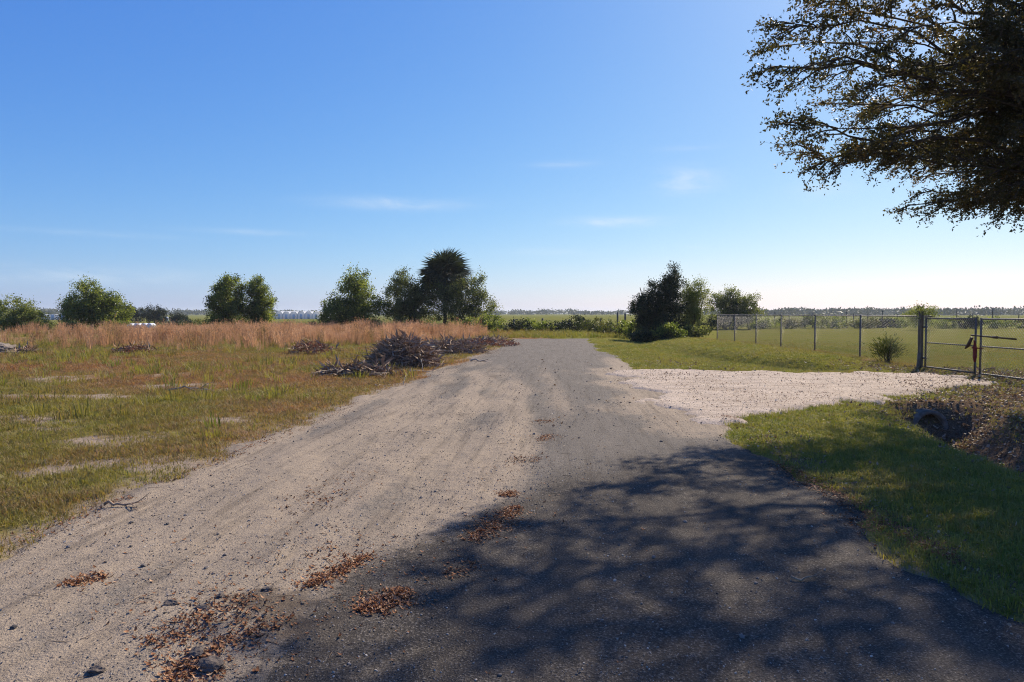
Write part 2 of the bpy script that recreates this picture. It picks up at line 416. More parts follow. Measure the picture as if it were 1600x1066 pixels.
def grid_axis(lo, d0, d1, hi, step, grow):
    a = list(np.arange(d0, d1 + 1e-6, step)); s = step
    while a[-1] < hi: s *= grow; a.append(a[-1] + s)
    b = [d0]; s = step
    while b[-1] > lo: s *= grow; b.append(b[-1] - s)
    return np.array(b[:0:-1] + a)
def grid_mesh(name, xs, ys, zf, attrf, keep=None):
    X, Y = np.meshgrid(xs, ys)
    Z = zf(X, Y)
    v = np.stack([X, Y, Z], -1).reshape(-1, 3)
    ny, nx = X.shape
    i = (np.arange(ny - 1)[:, None] * nx + np.arange(nx - 1)[None]).ravel()
    q = np.stack([i, i + 1, i + nx + 1, i + nx], -1)
    at_ = {k: ('POINT', val.ravel()) for k, val in attrf(X, Y).items()}
    if keep is not None:
        kp = keep(X, Y).ravel()
        q = q[kp[q].any(1)]
        used = np.zeros(len(v), bool); used[q.ravel()] = True
        idx = np.cumsum(used) - 1
        v, q = v[used], idx[q]; at_ = {k: (d, a[used]) for k, (d, a) in at_.items()}
    return mesh_np(name, v, q, at_, True)

BARE = [(*gp(95, 592), 1.6, .7), (*gp(130, 622), 1.3, .45), (*gp(5, 622), 1.0, .5), (*gp(5, 655), .8, .35), (*gp(270, 606), 1.3, .3), (*gp(200, 680), .5, .18),
        (*gp(150, 725), .85, .42), (*gp(190, 690), .5, .2), (*gp(60, 665), .5, .2), (*gp(265, 735), .35, .2), (*gp(45, 740), .4, .15), (*gp(330, 660), .9, .2)]
def masks(x, y):
    lawn = sst(2.2, 3.2, x)
    past = np.maximum(sst(56, 66, y) * sst(-3, 1, x) * sst(14, 10, x), sst(72, 88, y))
    nn = fbm(x * .30, y * .30, 41)
    near = sst(12, 20, y)
    dry = (1 - lawn) * np.clip(.10 + 1.7 * (nn - .5) + .62 * np.exp(-((y - 20) / 8) ** 2) + .25 * sst(30, 38, y), 0, 1) * (1 - past)
    dry = dry + .75 * np.exp(-((x - 12) / 1.1) ** 2) * sst(19, 21, y) * (1 - past)
    dry = dry + .35 * sst(12.6, 14, x) * np.clip(3 * (fbm(x * .12, y * .12, 44) - .45), 0, 1)
    bare = np.zeros_like(x)
    wx = x + (fbm(x * .9, y * .9, 48) - .5) * 2.2; wy = y + (fbm(x * .9, y * .9, 49) - .5) * 1.6
    for bx, by, sx, sy in BARE:
        sy = max(sy, .2)
        bare = np.maximum(bare, .95 * np.exp(-((wx - bx) / sx * .8) ** 2 - ((wy - by) / (sy * 1.3)) ** 2))
        bare = np.maximum(bare, .42 * np.exp(-((wx - bx) / (sx * 2)) ** 2 - ((wy - by) / (sy * 3)) ** 2))
    bare = bare + np.clip(2.2 * (fbm(x * .55, y * .8, 47) - .60), 0, .6) * (1 - lawn) * (1 - sst(22, 32, y))
    rd = np.maximum(road_l(y) - x, x - road_r(y))
    bare = np.maximum(bare, .62 * np.exp(-(np.clip(rd, 0, 9) / .28) ** 2) * (1 - lawn) * (y < 40))
    bare = np.maximum(bare, .55 * np.exp(-((x - 12.1) / .35) ** 2) * sst(20, 23, y) * (1 - sst(36, 44, y)))
    c1 = np.interp(y, D1[:, 0], D1[:, 1])
    lit = np.exp(-np.abs((x - c1 - .35) / 1.15) ** 3) * (1 - sst(12.5, 13.5, y))
    lit = np.maximum(lit, .8 * sst(7.5, 9, x) * (1 - sst(13, 17.5, y)))
    lit = np.maximum(lit, .62 * np.exp(-((y - 18) / 4.5) ** 2) * sst(9.5, 11.5, x))
    lit = np.maximum(lit, .55 * np.exp(-((x - road_r(y) - .12) / .28) ** 2) * (y < 9))
    return dict(lawn=lawn, past=past, dry=np.clip(dry, 0, 1), bare=np.clip(bare, 0, 1), litter=np.clip(lit, 0, 1))

xs = grid_axis(-4200, -9, 13, 4200, .13, 1.06)
ys = grid_axis(-60, 2.2, 21, 5200, .13, 1.035)
ground = obj("ground", grid_mesh("ground", xs, ys, lambda x, y: terrain(x, y) - .06 * sst(.05, .5, road_in(x, y)) - .06 * sst(.1, .5, drive_in(x, y)), masks), M_GROUND)
tag(ground, "flat rough grassland with bare sandy spots and a roadside ditch", kind="structure")

# road: worn asphalt, its left half buried under drifted sand
SB = np.array([(-6, -1.5), (2.9, -1.25), (4, -1.15), (5, -.6), (5.9, .0), (8.5, .4), (11.4, .6), (16, .3), (24, -.4), (44, 1)])
def road_masks(x, y):
    xb = np.interp(y, SB[:, 0], SB[:, 1])
    s = sst(.55, -.45, x - xb)
    u = x - .07 * (y - 5)
    band = .62 + .30 * np.cos((u + 2.45) * 2 * np.pi / 1.05 + 9.0 * (fbm(u * .6, y * .22, 61) - .5))
    near = 1 - sst(13, 26, y)
    sandm = s * (.22 + .30 * (1 - sst(6, 10, y)) + .72 * band + 1.1 * (fbm(u * 1.0, y * .5, 62) - .5)) * (.30 + .70 * near)
    sandm = sandm + .75 * np.exp(-((x - road_r(y) + .35) / .55) ** 2) * sst(10.5, 12, y) * (1 - sst(22, 28, y))
    sandm = sandm + .5 * np.exp(-((x - .9) / .35) ** 2) * sst(9, 12, y) * (1 - sst(17, 26, y)) + .35 * np.exp(-((x - road_l(y)) / .4) ** 2)
    sandm = sandm + .8 * sst(-1.6, .1, drive_in(x, y)) * (x > 1.2)
    worn = .02 + .98 * sst(4.8, 9.5, y + .35 * (1.2 - x)) + .85 * s  # lowest under the oak, where the dark colour also carries painted shade
    dirt = .9 * np.exp(-((x + 1.3) / .55) ** 2 - ((y - 3.55) / .5) ** 2) * np.clip(3 * (fbm(x * 3, y * 3, 66) - .35), 0, 1)
    for px, py, sx, sy in [(825, 722, .25, .35), (850, 660, .2, .5), (720, 650, .5, .5), (555, 655, .8, .35), (690, 600, 1.2, 1.0), (850, 540, .8, 1.0), (770, 590, .4, .8)]:
        bx, by = gp(px, py)
        dirt = np.maximum(dirt, .5 * np.exp(-((x - bx) / sx) ** 2 - ((y - by) / sy) ** 2))
    dirt = dirt + .45 * s * near * np.clip(2.5 * (fbm(u * 1.6, y * .6, 68) - .54), 0, 1)
    return dict(sand=np.clip(sandm, 0, 1), worn=np.clip(worn, 0, 1), dirt=np.clip(dirt, 0, 1))
def road_z(x, y):
    ri = road_in(x, y)
    xb = np.interp(y, SB[:, 0], SB[:, 1]); s = sst(.6, -.5, x - xb); u = x - .07 * (y - 5)
    z = terrain(x, y) + .014 - .085 * sst(.30, -.25, ri)
    rel = (fbm(u * 2.6, y * 1.1, 71) - .5) * .045 + (fbm(x * 9, y * 7, 72, 3) - .5) * .026 + .010 * np.cos((u + 2.45) * 2 * np.pi / 1.05)
    z = z + s * rel * (1 - sst(12, 30, y)) + (fbm(x * 1.2, y * .6, 73, 3) - .5) * .02
    hx, hy = gp(452, 878)      # a short wheel rut
    z = z - .035 * np.exp(-((x - hx) / .022) ** 2 - ((y - hy) / .28) ** 2)
    z = z + .05 * np.exp(-((x + 1.45) / .5) ** 2 - ((y - 3.5) / .3) ** 2) * (fbm(x * 6, y * 6, 75) - .2)
    return z
xr = np.arange(-4.6, 6.2, .05)
yr = grid_axis(-6, 2.4, 7, 45.5, .04, 1.018)
road = obj("road", grid_mesh("road", xr, yr, road_z, road_masks, lambda x, y: road_in(x, y) > -.45), M_ROAD)
tag(road, "worn grey asphalt lane half buried under drifted sand", kind="structure")

def drive_z(x, y):
    return terrain(x, y) + .055 - .13 * sst(.35, -.25, drive_in(x, y)) + (fbm(x * 3, y * 3, 81) - .5) * .04
driveway = obj("driveway", grid_mesh("driveway", np.arange(2.2, 12.2, .08), np.arange(9, 20, .08), drive_z, lambda x, y: dict(d=x * 0), lambda x, y: drive_in(x, y) > -.45), M_GRAVEL)
tag(driveway, "pale shell gravel driveway leading from the lane towards the gate", kind="structure")
def surf(x, y):               # top of whatever surface lies here
    z = terrain(x, y)
    z = np.where(road_in(x, y) > 0, np.maximum(z, road_z(x, y)), z)
    return np.where(drive_in(x, y) > 0, np.maximum(z, drive_z(x, y)), z)
def tz(x, y): return float(terrain(np.array([x]), np.array([y]))[0])
def sz(x, y): return float(surf(np.array([x]), np.array([y]))[0])

# ---------------------------------------------------------------- foliage machinery
def leaves(p, d, side, L, W, tint):
    """diamond leaves: p base, d axis (unit), side (unit)"""
    L = np.asarray(L)[:, None]; W = np.asarray(W)[:, None]
    v = np.stack([p, p + d * L * .45 + side * W, p + d * L, p + d * L * .45 - side * W], 1).reshape(-1, 3)
    q = np.arange(len(p) * 4).reshape(-1, 4)
    return v, q, tint
def unit(v): return v / (np.linalg.norm(v, axis=-1, keepdims=True) + 1e-9)
def perp(d, R): return unit(np.cross(d, unit(R.normal(size=d.shape))))
def crown_mesh(name, R, blobs, n_clump, per, clump_r, leaf_l, leaf_w, up=.15, shell=.4, zmin=.05):
    B = np.array(blobs, float)
    w = (B[:, 3] * B[:, 4] * B[:, 5]) ** .6; w /= w.sum()
    k = R.choice(len(B), n_clump, p=w)
    u = unit(R.normal(size=(n_clump, 3))); rr = R.random(n_clump) ** shell
    cc = B[k, :3] + u * rr[:, None] * B[k, 3:6]
    cc[:, 2] = np.maximum(cc[:, 2], zmin + .1)
    ctint = np.clip(.48 + .27 * R.normal(size=n_clump) + .12 * (rr - .6), 0, 1)
    cr = clump_r * (.6 + .8 * R.random(n_clump))
    j = np.repeat(np.arange(n_clump), per); n = len(j)
    outd = unit(cc - B[k, :3])[j]
    off = R.normal(size=(n, 3)) * .55 * cr[j][:, None]
    off += outd * (R.random(n) * cr[j] * .9)[:, None]
    p = cc[j] + off; p[:, 2] = np.maximum(p[:, 2], zmin)
    d = unit(outd * .6 + R.normal(size=(n, 3)) * .8 + np.array([0, 0, up]))
    L = leaf_l * (.6 + .8 * R.random(n)); W = leaf_w * (.6 + .8 * R.random(n))
    v, q, t = leaves(p, d, perp(d, R), L, W, np.clip(ctint[j] + .16 * R.normal(size=n), 0, 1))
    return mesh_np(name, v, q, {"tint": ('FACE', t)}), cc
def bend_path(a, b, R, n=7, wob=.06, sag=0.0):
    a = np.asarray(a, float); b = np.asarray(b, float); t = np.linspace(0, 1, n)[:, None]
    Ln = np.linalg.norm(b - a)
    p = a + (b - a) * t
    w = np.cumsum(R.normal(size=(n, 3)), 0) * wob * Ln / n ** .5
    w -= w[0] + (w[-1] - w[0]) * t
    p += w; p[:, 2] += sag * Ln * (4 * t * (1 - t))[:, 0]
    return p
def tree(name, label, cat, x, y, blobs, mat, n_clump=90, per=45, clump_r=.38, leaf_l=.16, leaf_w=.05, trunk_r=.09, fork=.25, stems=1,
         limbs=14, seed=1, group=None, shell=.4, bark=None, up=.15, trunk_name="trunk"):
    R = np.random.default_rng(seed)
    root = empty(name, (x, y, tz(x, y) - .03)); tag(root, label, cat, group)
    if name != 'low_shrub': n_clump, per, leaf_l, leaf_w, clump_r = int(n_clump * 1.6), int(per * 2.6), leaf_l * .72, leaf_w * .78, clump_r * .92
    else: per = int(per * 1.6)
    m, cc = crown_mesh("crown", R, blobs, n_clump, per, clump_r, leaf_l, leaf_w, up, shell)
    top = max(b[2] + b[5] for b in blobs)
    mb = MB()
    for s in range(stems):
        bx, by = (0, 0) if stems == 1 else R.normal(size=2) * trunk_r * 2.2
        cx, cy = np.mean([b[0] for b in blobs]) * .6 + bx * 2, np.mean([b[1] for b in blobs]) * .6 + by * 2
        tp = bend_path((bx, by, -.12), (cx, cy, top * .72), R, 8, .05)
        mb.tube(tp, np.linspace(trunk_r, trunk_r * .3, 8) * (1.25 if s == 0 else .9), 7)
        pick = R.choice(len(cc), min(limbs // stems + 1, len(cc)), replace=False)
        for i in pick:
            zc = cc[i, 2]; f = np.clip(fork * .4 + .5 * zc / top + R.normal() * .05, .08, .9)
            s0 = tp[int(f * 7)]
            mb.tube(bend_path(s0, cc[i], R, 6, .08, .04), np.linspace(trunk_r * .42, trunk_r * .08, 6), 5)
    obj(trunk_name, mb.mesh("trunk", True), bark or M_BARK, root)
    obj("crown", m, mat, root)
    return root

# GN scatter of small ground cover (uncountable stuff)
def scatter(name, label, pts, scale, rot, tint, idx, protos, kind="stuff"):
    n = len(pts)
    me = bpy.data.meshes.new(name); me.vertices.add(n)
    me.vertices.foreach_set("co", np.asarray(pts, np.float32).ravel())
    for k, v, t in (("scl", scale, 'FLOAT'), ("tint", tint, 'FLOAT'), ("idx", idx, 'INT')):
        a = me.attributes.new(k, t, 'POINT'); a.data.foreach_set("value", np.asarray(v, np.int32 if t == 'INT' else np.float32))
    a = me.attributes.new("rot", 'FLOAT_VECTOR', 'POINT'); a.data.foreach_set("vector", np.asarray(rot, np.float32).ravel())
    o = bpy.data.objects.new(name, me); C.objects.link(o)
    ng = bpy.data.node_groups.new(name, 'GeometryNodeTree')
    ng.interface.new_socket("Geometry", in_out='INPUT', socket_type='NodeSocketGeometry')
    ng.interface.new_socket("Geometry", in_out='OUTPUT', socket_type='NodeSocketGeometry')
    N, L = ng.nodes, ng.links
    gi, go = N.new("NodeGroupInput"), N.new("NodeGroupOutput")
    ip = N.new("GeometryNodeInstanceOnPoints"); jn = N.new("GeometryNodeJoinGeometry")
    for p in protos:
        oi = N.new("GeometryNodeObjectInfo"); oi.inputs["Object"].default_value = p; oi.inputs["As Instance"].default_value = True
        L.new(oi.outputs["Geometry"], jn.inputs[0])
    def na(nm, ty):
        a = N.new("GeometryNodeInputNamedAttribute"); a.data_type = ty; a.inputs["Name"].default_value = nm
        return [s for s in a.outputs if s.enabled and s.name == "Attribute"][0]
    L.new(gi.outputs[0], ip.inputs["Points"]); L.new(jn.outputs[0], ip.inputs["Instance"])
    ip.inputs["Pick Instance"].default_value = True
    L.new(na("idx", 'INT'), ip.inputs["Instance Index"])
    L.new(na("rot", 'FLOAT_VECTOR'), ip.inputs["Rotation"]); L.new(na("scl", 'FLOAT'), ip.inputs["Scale"])
    L.new(ip.outputs[0], go.inputs[0])
    md = o.modifiers.new("scatter", 'NODES'); md.node_group = ng
    return tag(o, label, kind=kind)
def proto(name, mesh, mat):
    mesh.materials.append(mat)
    return bpy.data.objects.new(name, mesh)

def blade_tuft(R, n, h, spread, w, lean=.6, head=False):
    V, Q, T = [], [], []; c = 0
    for i in range(n):
        a = R.random() * 6.283; r = spread * R.random() ** .5
        b = np.array([r * math.cos(a), r * math.sin(a), 0]); la = a + R.normal() * .9
        H = h * (.55 + .6 * R.random()); ln = lean * R.random()
        dirv = np.array([math.cos(la), math.sin(la), 0]); s = np.array([-dirv[1], dirv[0], 0]) * w * (.7 + .6 * R.random())
        m1 = b + dirv * H * ln * .3 + np.array([0, 0, H * .55]); tp = b + dirv * H * ln + np.array([0, 0, H * (1 - .25 * ln)])
        V += [b - s, b + s, m1 + s * .8, m1 - s * .8, tp]; Q.append((c, c + 1, c + 2, c + 3)); T.append((c + 3, c + 2, c + 4)); c += 5
        if head:              # feathery seed head
            for k in range(5):
                f = .5 + .1 * k + R.random() * .05
                p0 = m1 + (tp - m1) * max(0, (f - .5) * 2); dd = R.normal(size=3) * .035 * h + np.array([0, 0, .06 * h])
                V += [p0, p0 + dd + s * 1.5, p0 + dd - s * 1.5]; T.append((c, c + 1, c + 2)); c += 3
    return mesh_np("tuft", np.array(V), [np.array(Q), np.array(T)])
R = np.random.default_rng(3)
P_GRASS = [proto("grass_tuft", blade_tuft(R, 18, .046, .095, .0024, 2.0), M_GRASS) for _ in range(5)]
P_WEED = [proto("weed_tuft", blade_tuft(R, 22, .20, .10, .005, .9), M_GRASS) for _ in range(4)]
P_SEDGE = [proto("sedge_tuft", blade_tuft(R, 20, .80, .13, .006, .40, True), M_SEDGE) for _ in range(5)]
def leaf_mesh(R, l=.05, w=.016):
    c = .25 + .5 * R.random(); n = 5
    t = np.linspace(0, 1, n); ww = w * np.sin(np.pi * (t * .9 + .05)) ** .8
    zc = c * l * (t - .5) ** 2 * 2.2 + .004
    V = np.concatenate([np.stack([t * l, -ww, zc + .35 * ww], 1), np.stack([t * l, 0 * ww, zc], 1), np.stack([t * l, ww, zc + .35 * ww], 1)])
    Q = np.array([(k + o, k + 1 + o, k + 1 + n + o, k + n + o) for o in (0, n) for k in range(n - 1)])
    return mesh_np("leaf", V, Q)
P_LEAF = [proto("fallen_leaf", leaf_mesh(R, .05 + .03 * R.random(), .012 + .01 * R.random()), M_LITTER) for _ in range(5)]
P_PLEAF = [proto("pale_fallen_leaf", leaf_mesh(R, .05 + .03 * R.random(), .014 + .01 * R.random()), M_PALELITTER) for _ in range(4)]
def rock_mesh(R, nm="stone"):
    import bmesh
    bm = bmesh.new(); bmesh.ops.create_icosphere(bm, subdivisions=1, radius=1)
    sc = np.array([1, .75 + .25 * R.random(), .45 + .3 * R.random()])
    for v in bm.verts: v.co = Vector(np.array(v.co) * sc * (1 + .22 * R.normal()))
    m = bpy.data.meshes.new(nm); bm.to_mesh(m); bm.free(); return m
P_PEB = [proto("pebble", rock_mesh(R), M_PEBBLE) for _ in range(5)]
def twig_mesh(R):
    mb = MB(); p = bend_path((0, 0, .004), (1, 0, .004 + .05 * R.random()), R, 6, .10); p[:, 2] = np.abs(p[:, 2]) * .4 + .008
    mb.tube(p, np.linspace(.016, .006, 6), 5)
    if R.random() < .7: mb.tube(bend_path(p[3], p[3] + np.array([.25, .2 * (1 if R.random() < .5 else -1), .03]), R, 4, .1), np.linspace(.009, .004, 4), 4)
    return mb.mesh("twig")
P_TWIG = [proto("twig", twig_mesh(R), M_TWIG) for _ in range(4)]

def fan(n, d0, d1, a0=-46, a1=46, power=1.0):
    """random ground points around the camera, denser near by (density ~ 1/d)"""
    d = d0 + (d1 - d0) * rng.random(n) ** power
    a = np.radians(a0 + (a1 - a0) * rng.random(n))
    return d * np.sin(a), d * np.cos(a)
def zrot(n, tilt=.15): return np.stack([rng.normal(size=n) * tilt, rng.normal(size=n) * tilt, rng.random(n) * 6.283], 1)

# ---------------------------------------------------------------- oak overhanging from the right
def oak():
    R = np.random.default_rng(21)
    bx, by = 14.2, 12.3
    root = empty("oak_tree", (bx, by, tz(bx, by) - .05)); o0 = np.array(root.location)
    tag(root, "large dark oak at the right whose boughs overhang the gate and lane", "tree")
    tm = MB(); fork = np.array([13.9, 12.3, 3.0])
    tp = bend_path((bx, by, tz(bx, by) - .2), fork, R, 7, .03)
    tm.tube(tp - o0, np.array([.62, .48, .42, .40, .39, .38, .36]), 12)
    up = bend_path(fork, (13.2, 12.6, 8.2), R, 8, .05)
    tm.tube(up - o0, np.linspace(.34, .10, 8), 9)
    obj("trunk", tm.mesh("trunk", True), M_BARK, root)
    tips = [(1200, 92, 11.2), (1222, 22, 10.7), (1262, 150, 11.6), (1262, 222, 12.0), (1335, 218, 12.6), (1395, 225, 13.2), (1440, 305, 13.2), (1432, 332, 12.4), (1505, 320, 12.2), (1575, 305, 11.4),
            (1300, 110, 12.8), (1345, 55, 12.2), (1372, 165, 13.8), (1455, 130, 13.2), (1478, 225, 12.6), (1545, 185, 11.7), (1565, 80, 12.2), (1448, 20, 11.6), (1290, -20, 11.1), (1245, -60, 10.5), (1330, -120, 10.6), (1425, -90, 11.6), (1525, -60, 10.7),
            (1300, -230, 10.2), (1450, -230, 10.6), (1440, 215, 15.2), (1500, 270, 15.8), (1420, 110, 15.0), (1560, 240, 15.0), (1330, 150, 14.4), (1600, 180, 10.2), (1640, 60, 10.0), (1280, 55, 12.0), (1400, 70, 10.8),
            (1650, 280, 12.5), (1700, 150, 11.2), (1560, -160, 11.5), (1250, 95, 10.6), (1310, 190, 11.4), (1380, 120, 11.8), (1500, 160, 14.2), (1520, 100, 10.6),
            (1470, 285, 16), (1545, 280, 16.5), (1515, 300, 15), (1590, 270, 15.5), (1450, 270, 14.8), (1600, 300, 14), (1415, 265, 14), (1545, 320, 13), (1230, 60, 11.6), (1240, 185, 11.3), (1300, 235, 12),
            (1430, 190, 11), (1470, 180, 12), (1500, 240, 11.5), (1530, 210, 13.5), (1450, 250, 12.2), (1560, 265, 12.6), (1400, 190, 12.4), (1350, 120, 11.2), (1480, 120, 11.4), (1590, 60, 10.6), (1620, 20, 11), (1640, 100, 10), (1580, 0, 11.2), (1610, 120, 9.8),
            (1480, 240, 17), (1540, 250, 18), (1590, 230, 17.5), (1520, 210, 16.5), (1570, 285, 16.5), (1500, 285, 17.5), (1440, 235, 16.5), (1620, 280, 17), (1560, 180, 17.5),
            (1550, 40, 10.4), (1530, 60, 10.2), (1560, 10, 10.6), (1540, 90, 10.4), (1510, 30, 10.6), (1570, -30, 10.4), (1470, 60, 10.8), (1430, 30, 10.6), (1570, 300, 12.8), (1585, 320, 13.6), (1545, 310, 14.2), (1600, 290, 12.2), (1560, 330, 13.2), (1620, 310, 14.6), (1590, 335, 15.2)]
    tips = [(a, b - 22 if b > 240 else b, c) for a, b, c in tips]
    ends = [np.array(at(*t)) for t in tips]
    for a in np.linspace(-.9, 2.6, 15):              # the half of the crown outside the picture
        rr = 5.5 + 1.8 * R.random()
        ends.append(np.array([bx + rr * math.cos(a), by + rr * math.sin(a), 4.6 + 2.8 * R.random()]))
    for k in range(16):                              # unseen high part of the crown, added to cut skylight in the shade
        ends.append(np.array([4.5 + 8.5 * R.random(), 6.5 + 8.5 * R.random(), 8.2 + 2.6 * R.random()]))
    LP, LD, LT = [], [], []
    tw = MB()
    for li, e in enumerate(ends):
        s = (tp[-1], up[1], up[2], up[3])[R.integers(0, 4) if e[2] > 4.5 else R.integers(0, 2)]
        if e[2] > 7: s = up[4]
        n = 14; t = np.linspace(0, 1, n)[:, None]
        mid = (s + e) / 2 + np.array([0, 0, .55 + .25 * R.random()]) + R.normal(size=3) * .3
        path = (1 - t) ** 2 * s + 2 * t * (1 - t) * mid + t ** 2 * e
        path[1:-1] += R.normal(size=(n - 2, 3)) * .06
        path += (bend_path(s, e, R, n, .045) - (s + (e - s) * t)); path[:, 2] -= .35 * np.clip(t[:, 0] - .7, 0, 1) ** 1.5 * 2
        lm = MB(); r0 = .05 + .05 * R.random() if li % 7 else .16
        lm.tube(path - o0, r0 * (1 - .96 * t[:, 0]) ** 1.15 + .005, 7)
        lo = obj("limb", lm.mesh("limb", True), M_BARK, root)
        visible = li < len(tips)
        Ln = np.linalg.norm(e - s); step = .125 if visible else .26
        ct = .42 + .16 * R.normal()
        for q in (.40 + .60 * np.linspace(0, 1, int(Ln * .62 / step) + 2) ** .85):
            i = min(int(q * (n - 1)), n - 2); f = q * (n - 1) - i
            p0 = path[i] * (1 - f) + path[i + 1] * f; tan = unit(path[i + 1] - path[i])
            lat = unit(np.cross(tan, (0, 0, 1.0))) * (1 if R.random() < .5 else -1)
            d = unit(tan * (.75 + .35 * R.random()) + lat * (.35 + .7 * R.random()) + np.array([0, 0, R.normal() * .34]))
            if q > .97: d = unit(tan + R.normal(size=3) * .2)
            sl = (.40 + .50 * R.random()) * (1.2 - .5 * q)
            gap = fbm(np.array([p0[0] * 1.1 + p0[2] * .4]), np.array([p0[1] * 1.1 - p0[2] * .7]), 58, 3)[0]
            if R.random() < (np.clip(.40 + 2.6 * (.5 - gap), .08, .95) if visible and e[1] < 14.5 and e[0] < 6.7 else (.30 if visible and e[1] < 14.5 else .40)): continue
            pe = p0 + d * sl + np.array([0, 0, -.22 * sl])
            sp_ = bend_path(p0, pe, R, 5, .06, .08)
            tw.tube(sp_ - o0, np.linspace(.016, .004, 5), 4)
            st = ct + .12 * R.normal()
            for k in range(9):
                ff = .25 + .75 * R.random(); i2 = min(int(ff * 4), 3)
                b0 = sp_[i2] + (sp_[i2 + 1] - sp_[i2]) * (ff * 4 - i2)
                dd = unit(d * .8 + R.normal(size=3) * .6 + np.array([0, 0, -.10])); tl = .16 + .22 * R.random()
                tw.add(np.array([b0, b0 + np.array([0, 0, .006]), b0 + dd * tl]) - o0, None, [(0, 1, 2)])
                m = 12 if visible else 12
                w = (R.random(m) * 1.05)[:, None]
                LP.append(b0 + dd * tl * w + R.normal(size=(m, 3)) * .018)
                LD.append(unit(dd * .7 + R.normal(size=(m, 3)) * .75)); LT.append(np.clip(st + .18 * R.normal(size=m), 0, 1))
    P, D, T = np.concatenate(LP), np.concatenate(LD), np.concatenate(LT)
    sc = .75 + .5 * R.random(len(P))
    v, q, t = leaves(P - o0, D, perp(D, R), (.056 * sc), (.0145 * sc), T)
    cr = obj("crown", mesh_np("crown", v, q, {"tint": ('FACE', t)}), M_OAKLEAF, root)
    tg = obj("twigs", tw.mesh("twigs"), M_BARK, root); tg["kind"] = "stuff"
    print("oak leaves", len(P))
oak()

# ---------------------------------------------------------------- trees and shrubs of the left field
def px_tree(px0, px1, pytop, Y): # helper: centre x, half width, top height at distance Y
    a, b = at(px0, pytop, Y), at(px1, pytop, Y)
    return (a.x + b.x) / 2, (b.x - a.x) / 2, a.z
cx, hw, top = px_tree(498, 600, 418, 58)
tree("broadleaf_tree", "bushy tree with pale feathery top left of the palm group", "tree", cx, 58,
     [(-.5, 0, 1.5, 1.9, 1.9, 1.5), (1.1, 0, 1.9, 1.6, 1.7, 1.7), (-1.6, .2, 1.5, 1.0, 1.2, 1.3), (.2, 0, 3.2, 1.6, 1.5, 1.2), (.5, 0, 4.3, .9, .9, .95)],
     M_LEAF_MID, 190, 42, .40, .17, .055, .10, stems=3, limbs=24, seed=101)
cx, hw, top = px_tree(600, 684, 424, 60)
tree("grey_green_tree", "dark round grey-green tree just left of the palm trunk", "tree", cx, 60,
     [(0, 0, 1.6, 2.1, 1.9, 1.6), (-.9, 0, 2.9, 1.4, 1.5, 1.7), (1.0, 0, 2.9, 1.5, 1.5, 1.5), (-.6, 0, 4.2, 1.0, 1.0, .9), (1.6, -.8, 3.2, .9, .9, .8)],
     M_LEAF_GREY, 180, 42, .40, .16, .052, .10, stems=2, limbs=20, seed=102)
cx = at(722, 500, 59).x
tree("spreading_shrub", "loose spreading shrub with thin outreaching branches right of the palm trunk", "shrub", cx, 59,
     [(-.3, 0, 1.5, 1.8, 1.7, 1.5), (.2, -.4, 3.1, 1.6, 1.4, 1.3), (-1.1, -.4, 2.9, 1.2, 1.2, 1.4), (1.7, 0, 1.5, .9, .9, .8), (1.5, 0, 3.1, .6, .6, .7), (2.3, 0, 2.3, .55, .6, .4), (1.3, 0, 4.6, .5, .5, .45)],
     M_LEAF_GREY, 170, 40, .36, .15, .05, .07, stems=4, limbs=30, seed=103)
cx = at(150, 500, 60).x
tree("young_broadleaf_tree", "leafy young tree with lopsided pointed crown, leftmost full tree in the field", "tree", cx, 60,
     [(-.9, 0, 1.7, 1.8, 1.7, 1.4), (.8, 0, 1.6, 1.9, 1.7, 1.3), (-.7, 0, 3.1, 1.1, 1.1, 1.2), (.8, 0, 2.6, 1.2, 1.1, .9), (2.0, 0, 1.6, .9, .9, .9), (-.6, 0, 3.9, .55, .55, .6), (-2.1, 0, 1.9, .7, .8, .7)],
     M_LEAF_MID, 190, 42, .38, .17, .055, .10, stems=2, limbs=20, seed=104)
cx = at(358, 500, 61).x
tree("upright_broadleaf_tree", "rounded upright tree, left one of the touching pair in the field", "tree", cx, 61,
     [(0, 0, 1.5, 1.6, 1.5, 1.2), (-.1, 0, 2.8, 1.45, 1.4, 1.3), (.1, 0, 3.9, 1.0, .9, .85), (-.9, 0, 2.6, .9, .9, .8)],
     M_LEAF_MID, 150, 42, .36, .17, .055, .10, limbs=18, seed=105)
cx = at(405, 500, 61.5).x
tree("upright_broadleaf_tree", "narrower upright tree, right one of the touching pair in the field", "tree", cx, 61.5,
     [(0, 0, 1.4, 1.2, 1.2, 1.2), (.1, 0, 2.6, 1.15, 1.1, 1.2), (-.1, 0, 3.8, .75, .7, .85)],
     M_LEAF_MID, 115, 42, .34, .17, .055, .09, limbs=16, seed=106)
cx = at(22, 500, 58).x
tree("wide_shrub", "wide low shrub with twiggy top at the left edge of the field", "shrub", cx, 58,
     [(-.8, 0, 1.1, 2.2, 1.6, 1.1), (1.2, 0, .9, 1.5, 1.3, .9), (-.2, 0, 2.0, 1.2, 1.1, .8), (1.4, 0, 1.7, .6, .6, .5)],
     M_WEED if False else M_LEAF_LIGHT, 110, 40, .36, .16, .05, .06, stems=3, limbs=18, seed=107)
